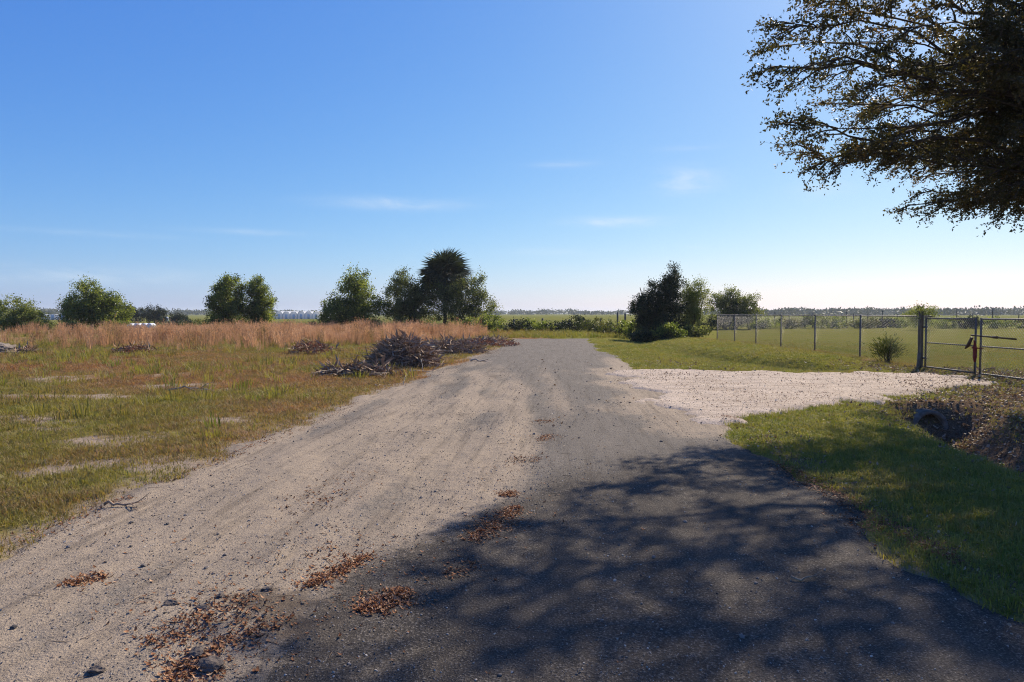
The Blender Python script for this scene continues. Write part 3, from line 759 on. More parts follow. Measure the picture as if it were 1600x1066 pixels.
for (px, wd, hh, sd, lab) in [(201, 1.6, 2.0, 110, "small dark far tree right behind the leftmost full tree"), (241, 2.2, 1.9, 111, "flat-topped dark far tree above the white bales"), (280, 1.3, 1.0, 112, "low dark far tree right of the flat-topped one")]:
    cx = at(px, 500, 150).x
    tree("far_field_tree", lab, "tree", cx, 150, [(0, 0, hh * 1.1, wd * 1.5, 1.6, hh * .9), (-wd * .5, 0, hh * 1.0, wd, 1.2, hh * .7), (wd * .6, 0, hh * .9, wd, 1.2, hh * .8)],
         M_LEAF_DARK, 60, 40, .5, .26, .09, .10, limbs=8, seed=sd, group="far dark trees in the field")

# cabbage palm
def frond_mesh(R, L=1.0):
    mb = MB(); pet = .70
    pp = np.array([(0, 0, 0), (pet * .5, 0, .05), (pet, 0, 0)]) * L
    mb.tube(pp, np.array([.022, .016, .012]), 4)
    n = 24
    for k in range(n):
        a = math.radians(-118 + 236 * k / (n - 1)); ln = L * (1.0 - .22 * abs(k / (n - 1) - .5) * 2) * (.9 + .2 * R.random())
        base = np.array([pet * L + .10 * L * math.cos(a) * .5, 0, 0])
        d = np.array([math.cos(a), math.sin(a), .12 * math.cos(a * 2)]); s = np.array([-math.sin(a), math.cos(a), .25]) * .046 * L
        m = base + d * ln * .55 + np.array([0, 0, .03]); tip = base + d * ln + np.array([0, 0, -.30 * L * (.6 + .6 * R.random())])
        mb.add([base, m + s, m - s, tip], None, [(0, 2, 1), (1, 2, 3)])
    return mb
def palm(name, label, x, y, trunk_h, crown_r, seed, trunk_r=.15, n_frond=46):
    R = np.random.default_rng(seed)
    root = empty(name, (x, y, tz(x, y) - .03)); tag(root, label, "palm")
    mb = MB(); p = bend_path((0, 0, -.1), (.1, 0, trunk_h), R, 12, .02)
    mb.tube(p, trunk_r * (1 + .10 * R.random(12)), 10)
    for k in range(60):       # old leaf bases on the upper trunk
        zz = trunk_h * (.55 + .45 * R.random()); a = R.random() * 6.283
        b = np.array([math.cos(a) * trunk_r, math.sin(a) * trunk_r, zz]); o_ = np.array([math.cos(a), math.sin(a), 1.4]) * .13; s = np.array([-math.sin(a), math.cos(a), 0]) * .035
        mb.add([b - s, b + s, b + o_ + s * .5, b + o_ - s * .5], [(0, 1, 2, 3)])
    obj("trunk", mb.mesh("trunk", True), M_PALMBARK, root)
    meshes = []
    for k in range(4):
        f = frond_mesh(R, crown_r * .58); m = f.mesh("frond"); a = m.attributes.new("tint", 'FLOAT', 'FACE')
        a.data.foreach_set("value", np.clip(.25 + .2 * k + .12 * R.normal(size=len(m.polygons)), 0, 1).astype(np.float32)); m.materials.append(M_PALMLEAF); meshes.append(m)
    dm = frond_mesh(R, crown_r * .5).mesh("dead_frond"); dm.materials.append(M_DEADFROND)
    for k in range(n_frond):
        t = k / n_frond; dead = k >= n_frond - 7
        o = bpy.data.objects.new("dead_frond" if dead else "frond", dm if dead else meshes[k % 4]); C.objects.link(o); o.parent = root
        o.location = (.1, 0, trunk_h - .05 + .1 * R.normal())
        elv = math.radians(84 - 128 * t ** .8 + 8 * R.normal()) if not dead else math.radians(-58 - 20 * R.random())
        o.rotation_euler = (.35 * R.normal(), -elv, k * 2.399 + .3 * R.normal())
        o.scale = (1, 1, 1) if not dead else (.9, .8, .9)
    return root
c = at(694, 440, 60)
palm("cabbage_palm", "tall fan palm with round shaggy head rising above the shrubs", c.x, 60.3, 4.85, 2.75, 201, n_frond=74)

# ---------------------------------------------------------------- trees right of the road end
cx = at(1030, 500, 43).x
tree("dark_evergreen", "dense dark evergreen clump with stepped top right of the road end", "tree", cx, 43,
     [(0, 0, 1.0, 1.5, 1.2, 1.1), (.55, 0, 2.2, .95, .9, 1.1), (-.5, 0, 1.9, .9, .9, .9), (-1.15, 0, 1.6, .55, .7, .85), (.75, 0, 3.2, .62, .6, .75), (.95, 0, 3.95, .36, .38, .42), (-.55, 0, 2.85, .34, .40, .42), (.15, 0, 2.7, .55, .6, .6), (-1.25, 0, 2.1, .35, .4, .45), (.5, 0, 3.4, .4, .4, .5)],
     M_LEAF_DARK, 230, 46, .26, .13, .032, .09, stems=3, limbs=20, seed=120, up=.5)
cx = at(1082, 500, 44).x
tree("feathery_tree", "feathery light green sapling against the dark evergreen clump", "tree", cx, 44,
     [(0, 0, 1.1, .75, .8, 1.0), (.05, 0, 2.1, .85, .8, .9), (.2, 0, 2.9, .65, .6, .7), (-.35, 0, 2.4, .5, .5, .6)],
     M_LEAF_LIGHT, 110, 42, .26, .12, .026, .05, stems=3, limbs=24, seed=121, up=.6)
cx = at(1146, 500, 70).x
tree("open_crowned_tree", "open-crowned small tree behind the far end of the chain-link fence", "tree", cx, 70,
     [(-.9, 0, 2.2, 1.4, 1.2, 1.0), (.9, 0, 2.1, 1.5, 1.2, 1.0), (-.2, 0, 3.2, 1.3, 1.1, .8), (1.4, 0, 2.9, .9, .9, .7), (-1.7, 0, 2.8, .8, .9, .7), (0, 0, 1.2, 2.3, 1.2, .8), (2.4, 0, 1.9, .6, .6, .5)],
     M_LEAF_GREY, 120, 36, .36, .18, .06, .09, stems=3, limbs=26, seed=122)
cx = at(1440, 500, 66).x
tree("sparse_shrub", "sparse pale twiggy tree seen behind the thick gate post", "shrub", cx, 66,
     [(.2, 0, 1.4, 1.3, .9, .8), (-1.0, 0, 1.3, .8, .8, .6), (.6, 0, 1.9, .7, .6, .4)], M_LEAF_LIGHT, 50, 26, .32, .14, .04, .05, stems=3, limbs=18, seed=123)

# shrubs at the road end and along the ditch : (px, distance, half width, height, material, label)
SHR = [(762, 54, 1.5, 1.55, M_LEAF_MID, "mid green shrub at the foot of the palm group, nearest the field gap"),
       (735, 55, 1.3, 1.3, M_LEAF_LIGHT, "yellow-green shrub low in front of the spreading shrub"),
       (800, 57, 1.5, .95, M_LEAF_DARK, "low dark shrub left of the road end"),
       (843, 58, 1.7, .95, M_LEAF_MID, "low spreading shrub behind the left half of the road end"),
       (872, 58, 1.2, 1.0, M_LEAF_DARK, "dark low shrub behind the middle of the road end"),
       (899, 56, 1.15, 1.4, M_LEAF_DARK, "dark spiky shrub standing highest behind the road end"),
       (932, 55, 1.5, 1.05, M_WEED, "yellow-green weedy shrub behind the right corner of the road end"),
       (956, 50, 1.2, .95, M_WEED, "leafy weed clump between the road end and the dark evergreen"),
       (983, 46, 1.25, 1.15, M_LEAF_MID, "rounded shrub at the left foot of the dark evergreen"),
       (1012, 40.5, 1.0, .55, M_LEAF_DARK, "low dark shrub in the ditch before the evergreen clump"),
       (1046, 40.5, .9, .75, M_LEAF_MID, "small shrub at the front foot of the evergreen clump"),
       (1078, 42, .9, .65, M_LEAF_GREY, "greyish low shrub under the feathery sapling"),
       (1135, 67, 2.6, 1.15, M_LEAF_DARK, "dark thicket under the open-crowned tree"),
       (1195, 72, 1.6, 1.1, M_LEAF_MID, "green shrub right of the open-crowned tree in the pasture hedge"),
       (1232, 74, 2.0, 1.0, M_WEED, "olive shrub in the pasture hedge behind the fourth nearest fence post"),
       (1272, 74, 1.9, 1.35, M_LEAF_GREY, "tall grey-green shrub in the pasture hedge behind the third nearest fence post"),
       (1298, 73, 1.4, 1.15, M_LEAF_MID, "green hedge shrub just right of the tall grey-green one"),
       (1335, 74, 2.4, 1.0, M_RUSTFROND if False else M_WEED, "long low shrub in the pasture hedge behind the second nearest fence post"),
       (1372, 75, 1.6, 1.0, M_LEAF_DARK, "dark shrub in the pasture hedge above the spiky plant"),
       (1408, 75, 1.8, 1.15, M_LEAF_MID, "green shrub in the pasture hedge left of the thick gate post"),
       (1476, 74, 1.9, 1.05, M_LEAF_MID, "green hedge shrub seen through the left part of the gate"),
       (1512, 72, 1.7, 1.25, M_LEAF_DARK, "dark hedge shrub seen through the gate beside its latch"),
       (1560, 73, 2.0, 1.1, M_LEAF_MID, "green hedge shrub seen through the right gate leaf"),
       (1597, 74, 1.8, 1.0, M_WEED, "olive hedge shrub at the right edge of the picture"),
       (60, 56, 1.3, .95, M_LEAF_GREY, "greyish low shrub between the left edge shrub and the leftmost tree"),
       (112, 57.5, .9, 1.05, M_LEAF_LIGHT, "light green bush at the left foot of the leftmost full tree"),
       (180, 58, .8, 1.0, M_LEAF_LIGHT, "light green bush at the right foot of the leftmost full tree"),
       (308, 72, 2.4, 1.05, M_WEED, "olive low shrub in the tall grass left of the tree pair"),
       (270, 74, 2.2, .8, M_LEAF_DARK, "dark low shrub behind the tall grass between the bales and the pair"),
       (437, 60, .9, .75, M_LEAF_DARK, "dark low bush at the right foot of the tree pair"),
       (490, 59, .9, .85, M_LEAF_DARK, "dark low bush at the left foot of the feathery-topped tree")]
for k, (px, Y, hw, h, mt, lab) in enumerate(SHR):
    R = np.random.default_rng(300 + k); c = at(px, 500, Y)
    bl = [(0, 0, h * .45, hw, hw * .8, h * .45)] + [((R.random() - .5) * 1.5 * hw, (R.random() - .5) * hw, h * (.4 + .25 * R.random()), hw * .45, hw * .45, h * .38) for _ in range(4)]
    tree("low_shrub", lab, "shrub", c.x, Y, bl, mt, int(26 + 22 * hw), 34, .20, .12, .035, .03, stems=3, limbs=9, seed=300 + k, up=.7, group="low shrubs round the lane end and fields", trunk_name="stems")

# spiky plant by the chain-link fence
def spiky():
    R = np.random.default_rng(55); x, y = gp(1377, 566); x += .2
    root = empty("spiky_plant", (x, y, tz(x, y) - .02)); tag(root, "bushy upright spiky plant standing in front of the chain-link fence", "plant")
    n = 900; P = R.normal(size=(n, 3)) * np.array([.19, .19, .17]) + np.array([0, 0, .42]); P[:, 2] = np.abs(P[:, 2]); D = unit(np.stack([P[:, 0] * 2.2, P[:, 1] * 2.2, .55 + .3 * R.random(n)], 1) + R.normal(size=(n, 3)) * .25)
    v, q, t = leaves(P, D, perp(D, R), .09 + .13 * R.random(n), np.full(n, .014), np.clip(.5 + .25 * R.normal(size=n), 0, 1))
    obj("foliage", mesh_np("foliage", v, q, {"tint": ('FACE', t)}), M_WEED, root)
    mb = MB()
    for k in range(14): mb.tube(bend_path((R.normal() * .04, R.normal() * .04, -.05), (R.normal() * .17, R.normal() * .17, .45 + .2 * R.random()), R, 5, .06), np.linspace(.014, .006, 5), 5)
    obj("stems", mb.mesh("stems"), M_BARK, root)
spiky()

# ---------------------------------------------------------------- chain-link fence, posts and gate
FX = 12.3
fy = [24.1, 27.7, 31.2, 34.4, 37.7, 40.9]
GATE_Y0 = 20.0
def rail(mb, a, b, r, sides=8): mb.tube(np.array([a, b]), r, sides)
def weave(mb, x, y0, y1, z0, z1, cell=.085, r=.0022):
    h = z1 - z0
    for sgn in (1, -1):
        for s in np.arange(y0 - h, y1 + h, cell):
            t0, t1 = s, s + h
            a, b = max(t0, y0), min(t1, y1)
            if b - a < .02: continue
            za, zb = (z0 + (a - s), z0 + (b - s)) if sgn > 0 else (z1 - (a - s), z1 - (b - s))
            mb.tube(np.array([(x, a, za), (x, b, zb)]), r, 3)
posts_y = [GATE_Y0] + fy
fence = empty("chain_link_fence", (FX, 24.1, tz(FX, 24.1))); fo = np.array(fence.location)
tag(fence, "grey chain-link fence running from the gate to the evergreen clump", "fence")
TOPZ = 1.52
pm = MB(); pm.tube([(0, 0, -.4), (0, 0, 1.0)], .03, 10); pm.tube([(0, 0, 1.0), (0, 0, 1.03)], [.03, .008], 10)
for k, y in enumerate(fy):
    m = MB(); gz = tz(FX, y); m.tube([(0, 0, gz - .4), (0, 0, TOPZ - .01)], .030, 10)
    c_ = obj("post", m.mesh("post", True), M_GALV, fence, (0, y - fo[1], -fo[2]))
    m = MB(); m.tube([(0, 0, TOPZ - .012), (0, 0, TOPZ + .03), (0, 0, TOPZ + .05)], [.036, .036, .012], 10)
    cp = obj("post_cap", m.mesh("post_cap", True), M_GALV, c_)
for y0, y1 in zip(posts_y[:-1], posts_y[1:]):
    m = MB(); rail(m, (0, y0 - fo[1], TOPZ - fo[2]), (0, y1 - fo[1], TOPZ - fo[2]), .021)
    obj("top_rail", m.mesh("top_rail", True), M_GALV, fence)
    m = MB(); weave(m, -.034, y0 - fo[1], y1 - fo[1], max(tz(FX, y0), tz(FX, y1)) + .03 - fo[2], TOPZ + .01 - fo[2])
    w = obj("chain_link_mesh", m.mesh("chain_link_mesh"), M_WIRE, fence); w["kind"] = "stuff"

gx = 12.0
R = np.random.default_rng(5)
gz0 = tz(gx, GATE_Y0)
gp_ = empty("gate_post", (gx - .05, GATE_Y0 - .05, gz0)); tag(gp_, "thick weathered post with a slanting brace between fence and gate", "post")
m = MB(); m.tube(bend_path((0, 0, -.5), (0, 0, 1.66 - gz0), R, 9, .006), .068 * (1 + .06 * R.random(9)), 12); obj("shaft", m.mesh("shaft", True), M_POST, gp_)
m = MB(); m.tube(bend_path((-.16, -.18, -.35), (-.05, -.04, .45), R, 5, .02), .05, 8); obj("brace", m.mesh("brace", True), M_POST, gp_)
n = 260; P = R.normal(size=(n, 3)) * np.array([.13, .13, .10]) + np.array([0, 0, 1.66 - gz0]); D = unit(R.normal(size=(n, 3)) + np.array([0, 0, .5]))
v, q, t = leaves(P, D, perp(D, R), .05 + .06 * R.random(n), .010 + .01 * R.random(n), R.random(n)); obj("vine", mesh_np("vine", v, q, {"tint": ('FACE', t)}), M_LEAF_GREY, gp_)

def gate_leaf(y0, y1, label, latch_end):
    zb, zt = .06, 1.46
    root = empty("gate", (gx, (y0 + y1) / 2, zb)); tag(root, label, "gate", "gate leaves")
    yy0, yy1 = y0 - root.location.y, y1 - root.location.y; H = zt - zb
    for nm, a, b, r in [("top_rail", (0, yy0, H), (0, yy1, H), .024), ("bottom_rail", (0, yy0, 0), (0, yy1, 0), .024), ("middle_rail", (0, yy0, H * .5), (0, yy1, H * .5), .019),
                        ("upright", (0, yy0, -.02), (0, yy0, H + .03), .026), ("upright", (0, yy1, -.02), (0, yy1, H + .03), .026)]:
        m = MB(); rail(m, a, b, r, 10); obj(nm, m.mesh(nm, True), M_GALV, root)
    m = MB(); weave(m, -.03, min(yy0, yy1), max(yy0, yy1), .0, H, .085, .0026); w = obj("chain_link_mesh", m.mesh("chain_link_mesh"), M_WIRE, root); w["kind"] = "stuff"
    return root
GA0, GA1, GB0, GB1 = GATE_Y0 - .22, 17.66, 17.46, 15.1
gl = gate_leaf(GA0, GA1, "left leaf of the double chain-link gate beside the thick post", GA1)
gr = gate_leaf(GB0, GB1, "right leaf of the double chain-link gate cut by the picture edge", GB0)
for y in (GA0,):
    for z in (.25, 1.15):
        m = MB(); m.box((-.035, GA0 - gl.location.y - .02, z - .03), (.035, GA0 - gl.location.y + .13, z + .03)); obj("hinge", m.mesh("hinge"), M_GALV, gl)
m = MB(); m.tube([(-.06, GB0 - gr.location.y + .28, .98), (-.06, GB0 - gr.location.y - 1.3, .93)], .022, 8)
m.tube([(-.06, GB0 - gr.location.y - .52, .955), (-.06, GB0 - gr.location.y - .68, .95)], .035, 8); obj("latch_bar", m.mesh("latch_bar", True), M_BLACKMETAL, gr)
m = MB(); m.tube([(-.06, GA1 - gl.location.y + .05, .92), (-.07, GA1 - gl.location.y + .18, .70), (-.06, GA1 - gl.location.y + .30, .62)], [.035, .045, .02], 8); obj("latch_fork", m.mesh("latch_fork", True), M_BLACKMETAL, gl)
m = MB(); rail(m, (-.04, GB0 - gr.location.y + .11, -.45), (-.04, GB0 - gr.location.y + .11, .55), .014, 8); obj("drop_rod", m.mesh("drop_rod", True), M_GALV, gr)
st = empty("red_strap", (gx - .07, 17.56, .35)); tag(st, "dull red strap and tag tied where the two gate leaves meet", "strap")
m = MB(); m.tube(bend_path((0, .04, .56), (-.02, -.02, .0), R, 8, .05), [.022, .03, .042, .05, .045, .05, .035, .02], 6); obj("strap_tail", m.mesh("strap_tail", True), M_RED, st)
m = MB(); m.tube([(-.0, .13, .36), (-.05, .0, .39), (0, -.13, .36), (.12, -.13, .35), (.14, .13, .35), (0, .13, .36)], .014, 6); obj("strap_loop", m.mesh("strap_loop", True), M_RED, st)

# continuing post beyond the gate (right side)
g2 = empty("gate_post", (gx, 14.9, tz(gx, 14.9))); tag(g2, "plain grey gate post at the far right beyond the right gate leaf", "post")
m = MB(); m.tube([(0, 0, -.4), (0, 0, 1.6)], .05, 10); obj("shaft", m.mesh("shaft", True), M_GALV, g2)

# ---------------------------------------------------------------- wire fences with wooden posts
def wire_fence(name, label, pts, hts, leans, wires=(.35, .65, .95), r=.06, mat=M_POST):
    x0, y0 = pts[0]; root = empty(name, (x0, y0, tz(x0, y0))); tag(root, label, "fence"); o0 = np.array(root.location)
    R = np.random.default_rng(len(pts)); tops = []
    for (x, y), h, ln in zip(pts, hts, leans):
        z = tz(x, y); m = MB(); m.tube(bend_path((0, 0, -.3), (ln, 0, h), R, 5, .01), r * (1 + .1 * R.random(5)), 8)
        obj("post", m.mesh("post", True), mat, root, np.array((x, y, z)) - o0); tops.append((x, y, z))
    T = np.array(tops) - o0
    for wz in wires:
        m = MB(); m.tube(T + np.array([0, -r, wz]), .004, 4); obj("wire", m.mesh("wire"), M_WIRE, root)
pp = [(px, 64 + .4 * ((i * 7) % 3)) for i, px in enumerate((745, 772, 803, 821, 847, 890, 938, 965, 977, 1010, 1050, 1090))]
wire_fence("wire_fence", "wire fence on leaning wooden posts behind the road end shrubs", [(at(p, 500, y).x, y) for p, y in pp],
           [1.1, 1.15, 1.1, 1.15, 1.15, 1.05, 1.2, 1.5, 1.4, 1.3, 1.2, 1.2], [0, .05, 0, .28, .05, 0, .03, 0, 0, .04, 0, 0], r=.085)
pp = (1200, 1211, 1233, 1270, 1286, 1323, 1334, 1356, 1379, 1402, 1433, 1466, 1495, 1520, 1551, 1592, 1640)
wire_fence("wire_fence", "thin-posted wire fence along the hedge beyond the mown pasture", [(at(p, 500, 80).x, 80) for p in pp],
           [1.5, 1.75, 1.45, 1.7, 1.5, 1.95, 1.5, 1.6, 1.95, 1.5, 1.6, 1.5, 2.1, 1.6, 2.2, 1.5, 1.5], [0] * 17, (.5, .8, 1.1, 1.4), .05)

# ---------------------------------------------------------------- far white things
def bale(px, label):
    Y = 96; c = at(px, 505, Y); root = empty("round_bale", (c.x, Y, tz(c.x, Y))); tag(root, label, "bale", "white wrapped bales")
    r_, L_ = .47, .62; m = MB(); R = np.random.default_rng(px)
    m.tube([(0, -L_, r_), (0, -L_ + .06, r_), (0, L_ - .06, r_), (0, L_, r_)], [r_ * .88, r_, r_, r_ * .88], 20); obj("wrap", m.mesh("wrap", True), M_WHITE, root)
    m = MB(); m.tube([(0, -L_ - .02, r_), (0, -L_ - .012, r_)], [r_ * .70, r_ * .74], 20); obj("end_face", m.mesh("end_face"), M_FRAMEGREY, root)
for i, (px, lab) in enumerate([(206, "white wrapped round bale, leftmost in the row behind the grass"), (216.5, "white wrapped round bale, second from left in the row"),
                               (227, "white wrapped round bale, third from left in the row"), (236, "white wrapped round bale, rightmost in the row")]):
    bale(int(px), lab)
def greenhouse(px, Y, w, L, h, label, group):
    c = at(px, 498, Y); root = empty("greenhouse", (c.x, Y, tz(c.x, Y))); tag(root, label, "greenhouse", group)
    a = np.linspace(0, math.pi, 13); prof = np.stack([np.cos(a) * w / 2, np.maximum(np.sin(a), 0) ** .8 * (h - 1.4) + 1.4], 1)
    prof = np.concatenate([[(w / 2, 0)], prof, [(-w / 2, 0)]]); n = len(prof)
    v = np.concatenate([np.c_[prof[:, 0], np.zeros(n), prof[:, 1]], np.c_[prof[:, 0], np.full(n, L), prof[:, 1]]])
    q = np.array([(i, i + 1, n + i + 1, n + i) for i in range(n - 1)]); obj("roof_film", mesh_np("roof_film", v, q, None, True), M_FILM, root)
    m = MB(); m.add(np.c_[prof[:, 0] * .985, np.full(n, .05), prof[:, 1] * .985], None, [(0, i, i + 1) for i in range(1, n - 1)]); obj("end_wall", m.mesh("end_wall"), M_FILM, root)
    m = MB(); m.box((-w * .16, -.04, 0), (w * .16, .03, 2.0)); obj("door", m.mesh("door"), M_FRAMEGREY, root)
    m = MB(); m.tube(np.c_[prof[:, 0], np.full(n, -.02), prof[:, 1]], .10, 5); obj("end_hoop", m.mesh("end_hoop", True), M_FRAMEGREY, root)
names = ["leftmost", "second from left", "third from left", "fourth from left", "fifth from left", "sixth from left", "rightmost"]
for k in range(7):
    greenhouse(424 + 11.6 * k, 290, 3.05, 30, 3.1 + .12 * ((k * 5) % 3), f"white plastic hoop greenhouse, {names[k]} of the row right of the tree pair", "white greenhouses behind the field")
for k, px in enumerate((66, 82, 98)):
    greenhouse(px, 250, 3.7, 25, 2.0, f"low white greenhouse, {['left', 'middle', 'right'][k]} of three between the edge shrub and the leftmost tree", "low white greenhouses far left")
c = at(261, 503, 200)
tk = empty("white_tank", (c.x, 200, tz(c.x, 200))); tag(tk, "small white tank standing alone right of the round bales", "tank")
m = MB(); m.tube([(0, 0, 0), (0, 0, 1.0), (0, 0, 1.25), (0, 0, 1.35)], [.5, .5, .35, .12], 16); obj("shell", m.mesh("shell", True), M_WHITE, tk)
m = MB(); m.tube([(0, 0, 1.34), (0, 0, 1.42)], .13, 12); obj("lid", m.mesh("lid"), M_FRAMEGREY, tk)

# ---------------------------------------------------------------- far wood on the horizon
R = np.random.default_rng(77)
def far_wood(name, label, n, a0, a1, d0, d1, h0, h1, per=110):
    a = np.radians(a0 + (a1 - a0) * R.random(n)); d = d0 + (d1 - d0) * R.random(n)
    hgt = (h0 + (h1 - h0) * R.random(n)) * (.65 + .7 * fbm(a * 28, d * 0, 91, 3))
    wd = hgt * (.75 + .7 * R.random(n)) + 2
    j = np.repeat(np.arange(n), per); N = len(j)
    u = unit(R.normal(size=(N, 3))) * (R.random(N) ** .35)[:, None]
    P = np.stack([d[j] * np.sin(a[j]) + u[:, 0] * wd[j], d[j] * np.cos(a[j]) + u[:, 1] * wd[j], np.maximum(hgt[j] * (.5 + .5 * u[:, 2]), .1)], 1)
    D = unit(R.normal(size=(N, 3)) + np.array([0, 0, .3]))
    v, q, t = leaves(P, D, perp(D, R), 1.6 + 1.2 * R.random(N), .55 + .4 * R.random(N), np.clip(.45 + .2 * R.normal(size=N), 0, 1))
    # real terrain height matters little at this range
    return tag(obj(name, mesh_np(name, v, q, {"tint": ('FACE', t)}), M_LEAF_FAR), label, kind="stuff")
far_wood("distant_woods", "blue-grey line of woods along the whole horizon", 620, -50, 50, 860, 1250, 4.0, 8.5)
far_wood("nearer_distant_woods", "darker tree belt on the horizon beyond the pasture at right", 130, 17, 50, 640, 760, 4.0, 6.5)
for px, lab, hh in [(915, "lone far palm on the horizon nearest the middle", 15.5), (965, "left of two far palms on the horizon by the evergreen", 13.5), (972.5, "right of two far palms on the horizon by the evergreen", 16.0)]:
    c = at(px, 488, 800); palm("distant_palm", lab, c.x, 800, hh * .28, 1.7, int(px), .3, 30)

# ---------------------------------------------------------------- brush piles and dead branches
def branch_mesh(R, forks=3):
    mb = MB(); p = bend_path((0, 0, 0), (1, 0, .05), R, 8, .10); mb.tube(p, np.linspace(.030, .007, 8), 6)
    for k in range(forks):
        i = R.integers(2, 7); d = unit(np.array([.8, R.normal() * .8, R.normal() * .6])); L = .25 + .3 * R.random()
        s = bend_path(p[i], p[i] + d * L, R, 5, .12); mb.tube(s, np.linspace(.013, .004, 5), 5)
        for w in range(2):
            d2 = unit(d + R.normal(size=3) * .6); mb.tube(bend_path(s[2 + w], s[2 + w] + d2 * .18, R, 3, .1), np.linspace(.006, .002, 3), 4)
    return mb.mesh("branch", True)
BR = {}
R = np.random.default_rng(88)
for nm, mt in (("grey", M_DEADWOOD), ("brown", M_REDWOOD), ("pale", M_PALEWOOD)):
    BR[nm] = [branch_mesh(R, 3 if nm != "pale" else 2) for _ in range(4)]
    for m in BR[nm]: m.materials.append(mt)
def put_branch(parent, loc, length, rz, ry, kind, R, name="branch", thick=1.0):
    o = bpy.data.objects.new(name, BR[kind][R.integers(0, 4)]); C.objects.link(o)
    if parent: o.parent = parent
    o.location = loc; o.rotation_euler = (R.random() * 6.28, ry, rz); o.scale = (length, length * thick, length * thick)
    return o
def brush(name, label, x, y, hx, hy, h, n, seed, kinds, twigs=900, leafy=True, lenm=1.0):
    R = np.random.default_rng(seed); root = empty(name, (x, y, tz(x, y))); tag(root, label, "brush pile")
    def hz(u, v): return h * max(0.0, 1 - (u * u + v * v)) ** .7
    for k in range(n):
        u, v = R.normal(size=2) * .42; z = hz(u, v)
        put_branch(root, (u * hx, v * hy, max(.02, z * (.35 + .7 * R.random()))), lenm * (.6 + .8 * R.random()), R.random() * 6.28, -.05 - .3 * R.random() if z > .25 else .02 * R.normal(), kinds[R.integers(0, len(kinds))], R, thick=.5)
    mb = MB()
    for k in range(twigs):
        u, v = R.normal(size=2) * .45; z = hz(u, v)
        if u * u + v * v > 1.1: continue
        p = np.array([u * hx, v * hy, .02 + z * (.25 + .85 * R.random())]); d = unit(np.array([R.normal(), R.normal(), R.normal() * .5 + .15])); L = .18 + .35 * R.random()
        s = unit(np.cross(d, R.normal(size=3))) * .006
        mb.add([p - s, p + s, p + d * L * .5 + s + R.normal(size=3) * .03, p + d * L], None, [(0, 1, 2), (0, 2, 3)])
    t = obj("twigs", mb.mesh("twigs"), M_REDWOOD, root); t["kind"] = "stuff"
    if leafy:
        N = twigs * 6; u, v = R.normal(size=(2, N)) * .42; k = u * u + v * v < .95; u, v = u[k], v[k]; N = len(u)
        zz = h * np.maximum(0, 1 - u * u - v * v) ** .7
        P = np.stack([u * hx, v * hy, .02 + zz * (.2 + .8 * R.random(N))], 1); D = unit(R.normal(size=(N, 3)))
        vv, q, tt = leaves(P, D, perp(D, R), .05 + .06 * R.random(N), .012 + .012 * R.random(N), np.clip(.25 + .2 * R.normal(size=N), 0, 1))
        o = obj("dead_leaves", mesh_np("dead_leaves", vv, q, {"tint": ('FACE', tt)}), leafy, root); o["kind"] = "stuff"
    return root
M_DARKDEAD = leafmat("dark_dead_leaves", [(0, (.16, .098, .068)), (.5, (.30, .20, .135)), (1, (.48, .37, .27))], .1, tcol=(1, .9, .9))
x, y = gp(622, 577); brush("brush_pile", "tall brown heap of cut brush on the left road verge", x, y + .9, 1.1, 1.0, .78, 70, 401, ("brown", "brown", "grey"), 4200, M_DARKDEAD, .72)
x, y = gp(560, 588); brush("brush_pile", "low spread of grey dead branches left of the tall brush heap", x, y + .3, 1.3, .55, .22, 30, 402, ("grey", "grey", "brown"), 500, M_DARKDEAD, .9)
x, y = gp(700, 553); brush("brush_pile", "low dark brush heap behind the tall one along the road edge", x, y + .8, 1.5, 1.3, .42, 40, 403, ("brown", "grey"), 2400, M_DARKDEAD, .6)
x, y = gp(757, 541); brush("brush_pile", "thin reddish brush strip nearest the road end on the left", x, y + .8, 1.8, 2.2, .30, 26, 404, ("brown",), 900, M_RUSTFROND, .5)
x, y = gp(210, 553); brush("brush_pile", "small heap of rusty palm fronds far out in the left field", x, y, 1.05, .8, .30, 7, 405, ("brown",), 160, M_RUSTFROND, .5)
x, y = gp(488, 553); brush("brush_pile", "rusty dead frond heap before the tall grass left of the brush", x, y, 1.2, .9, .48, 9, 406, ("brown",), 220, M_RUSTFROND, .55)
x, y = gp(40, 553); brush("brush_pile", "dark twig heap at the left edge beside the grey stump mound", x, y, .45, .4, .18, 8, 407, ("brown", "grey"), 260, M_DARKDEAD, .6)

R = np.random.default_rng(90)
def lone_branch(px, py, L, rz, kind, label, thick=1.0, name="fallen_branch"):
    x, y = gp(px, py); o = put_branch(None, (x, y, sz(x, y) + .02 + .012 * L), L, rz, 0, kind, R, name, thick); tag(o, label, "branch"); return o
lone_branch(505, 582, 2.1, -.18, "grey", "long grey bough lying left out of the brush heap")
lone_branch(586, 604, .75, .55, "pale", "short pale barkless branch on the verge before the brush heap", 1.5)
lone_branch(640, 583, .9, .75, "pale", "pale slanting branch at the right foot of the tall brush heap")
lone_branch(655, 560, .9, 1.1, "pale", "bleached forked branch sticking out of the tall brush heap", 1.6).location.z += .35
lone_branch(163, 796, .30, .05, "brown", "dark bark stick on the sandy road edge at left", 1.6)
lone_branch(735, 566, 1.0, .1, "pale", "thin pale stick at the left road edge beyond the brush heap")
lone_branch(262, 612, .8, .1, "grey", "grey stick lying by a sandy spot in the left field")
lone_branch(1236, 909, .16, -.2, "brown", "short dark stick lying in the oak shade on the asphalt", 1.6)

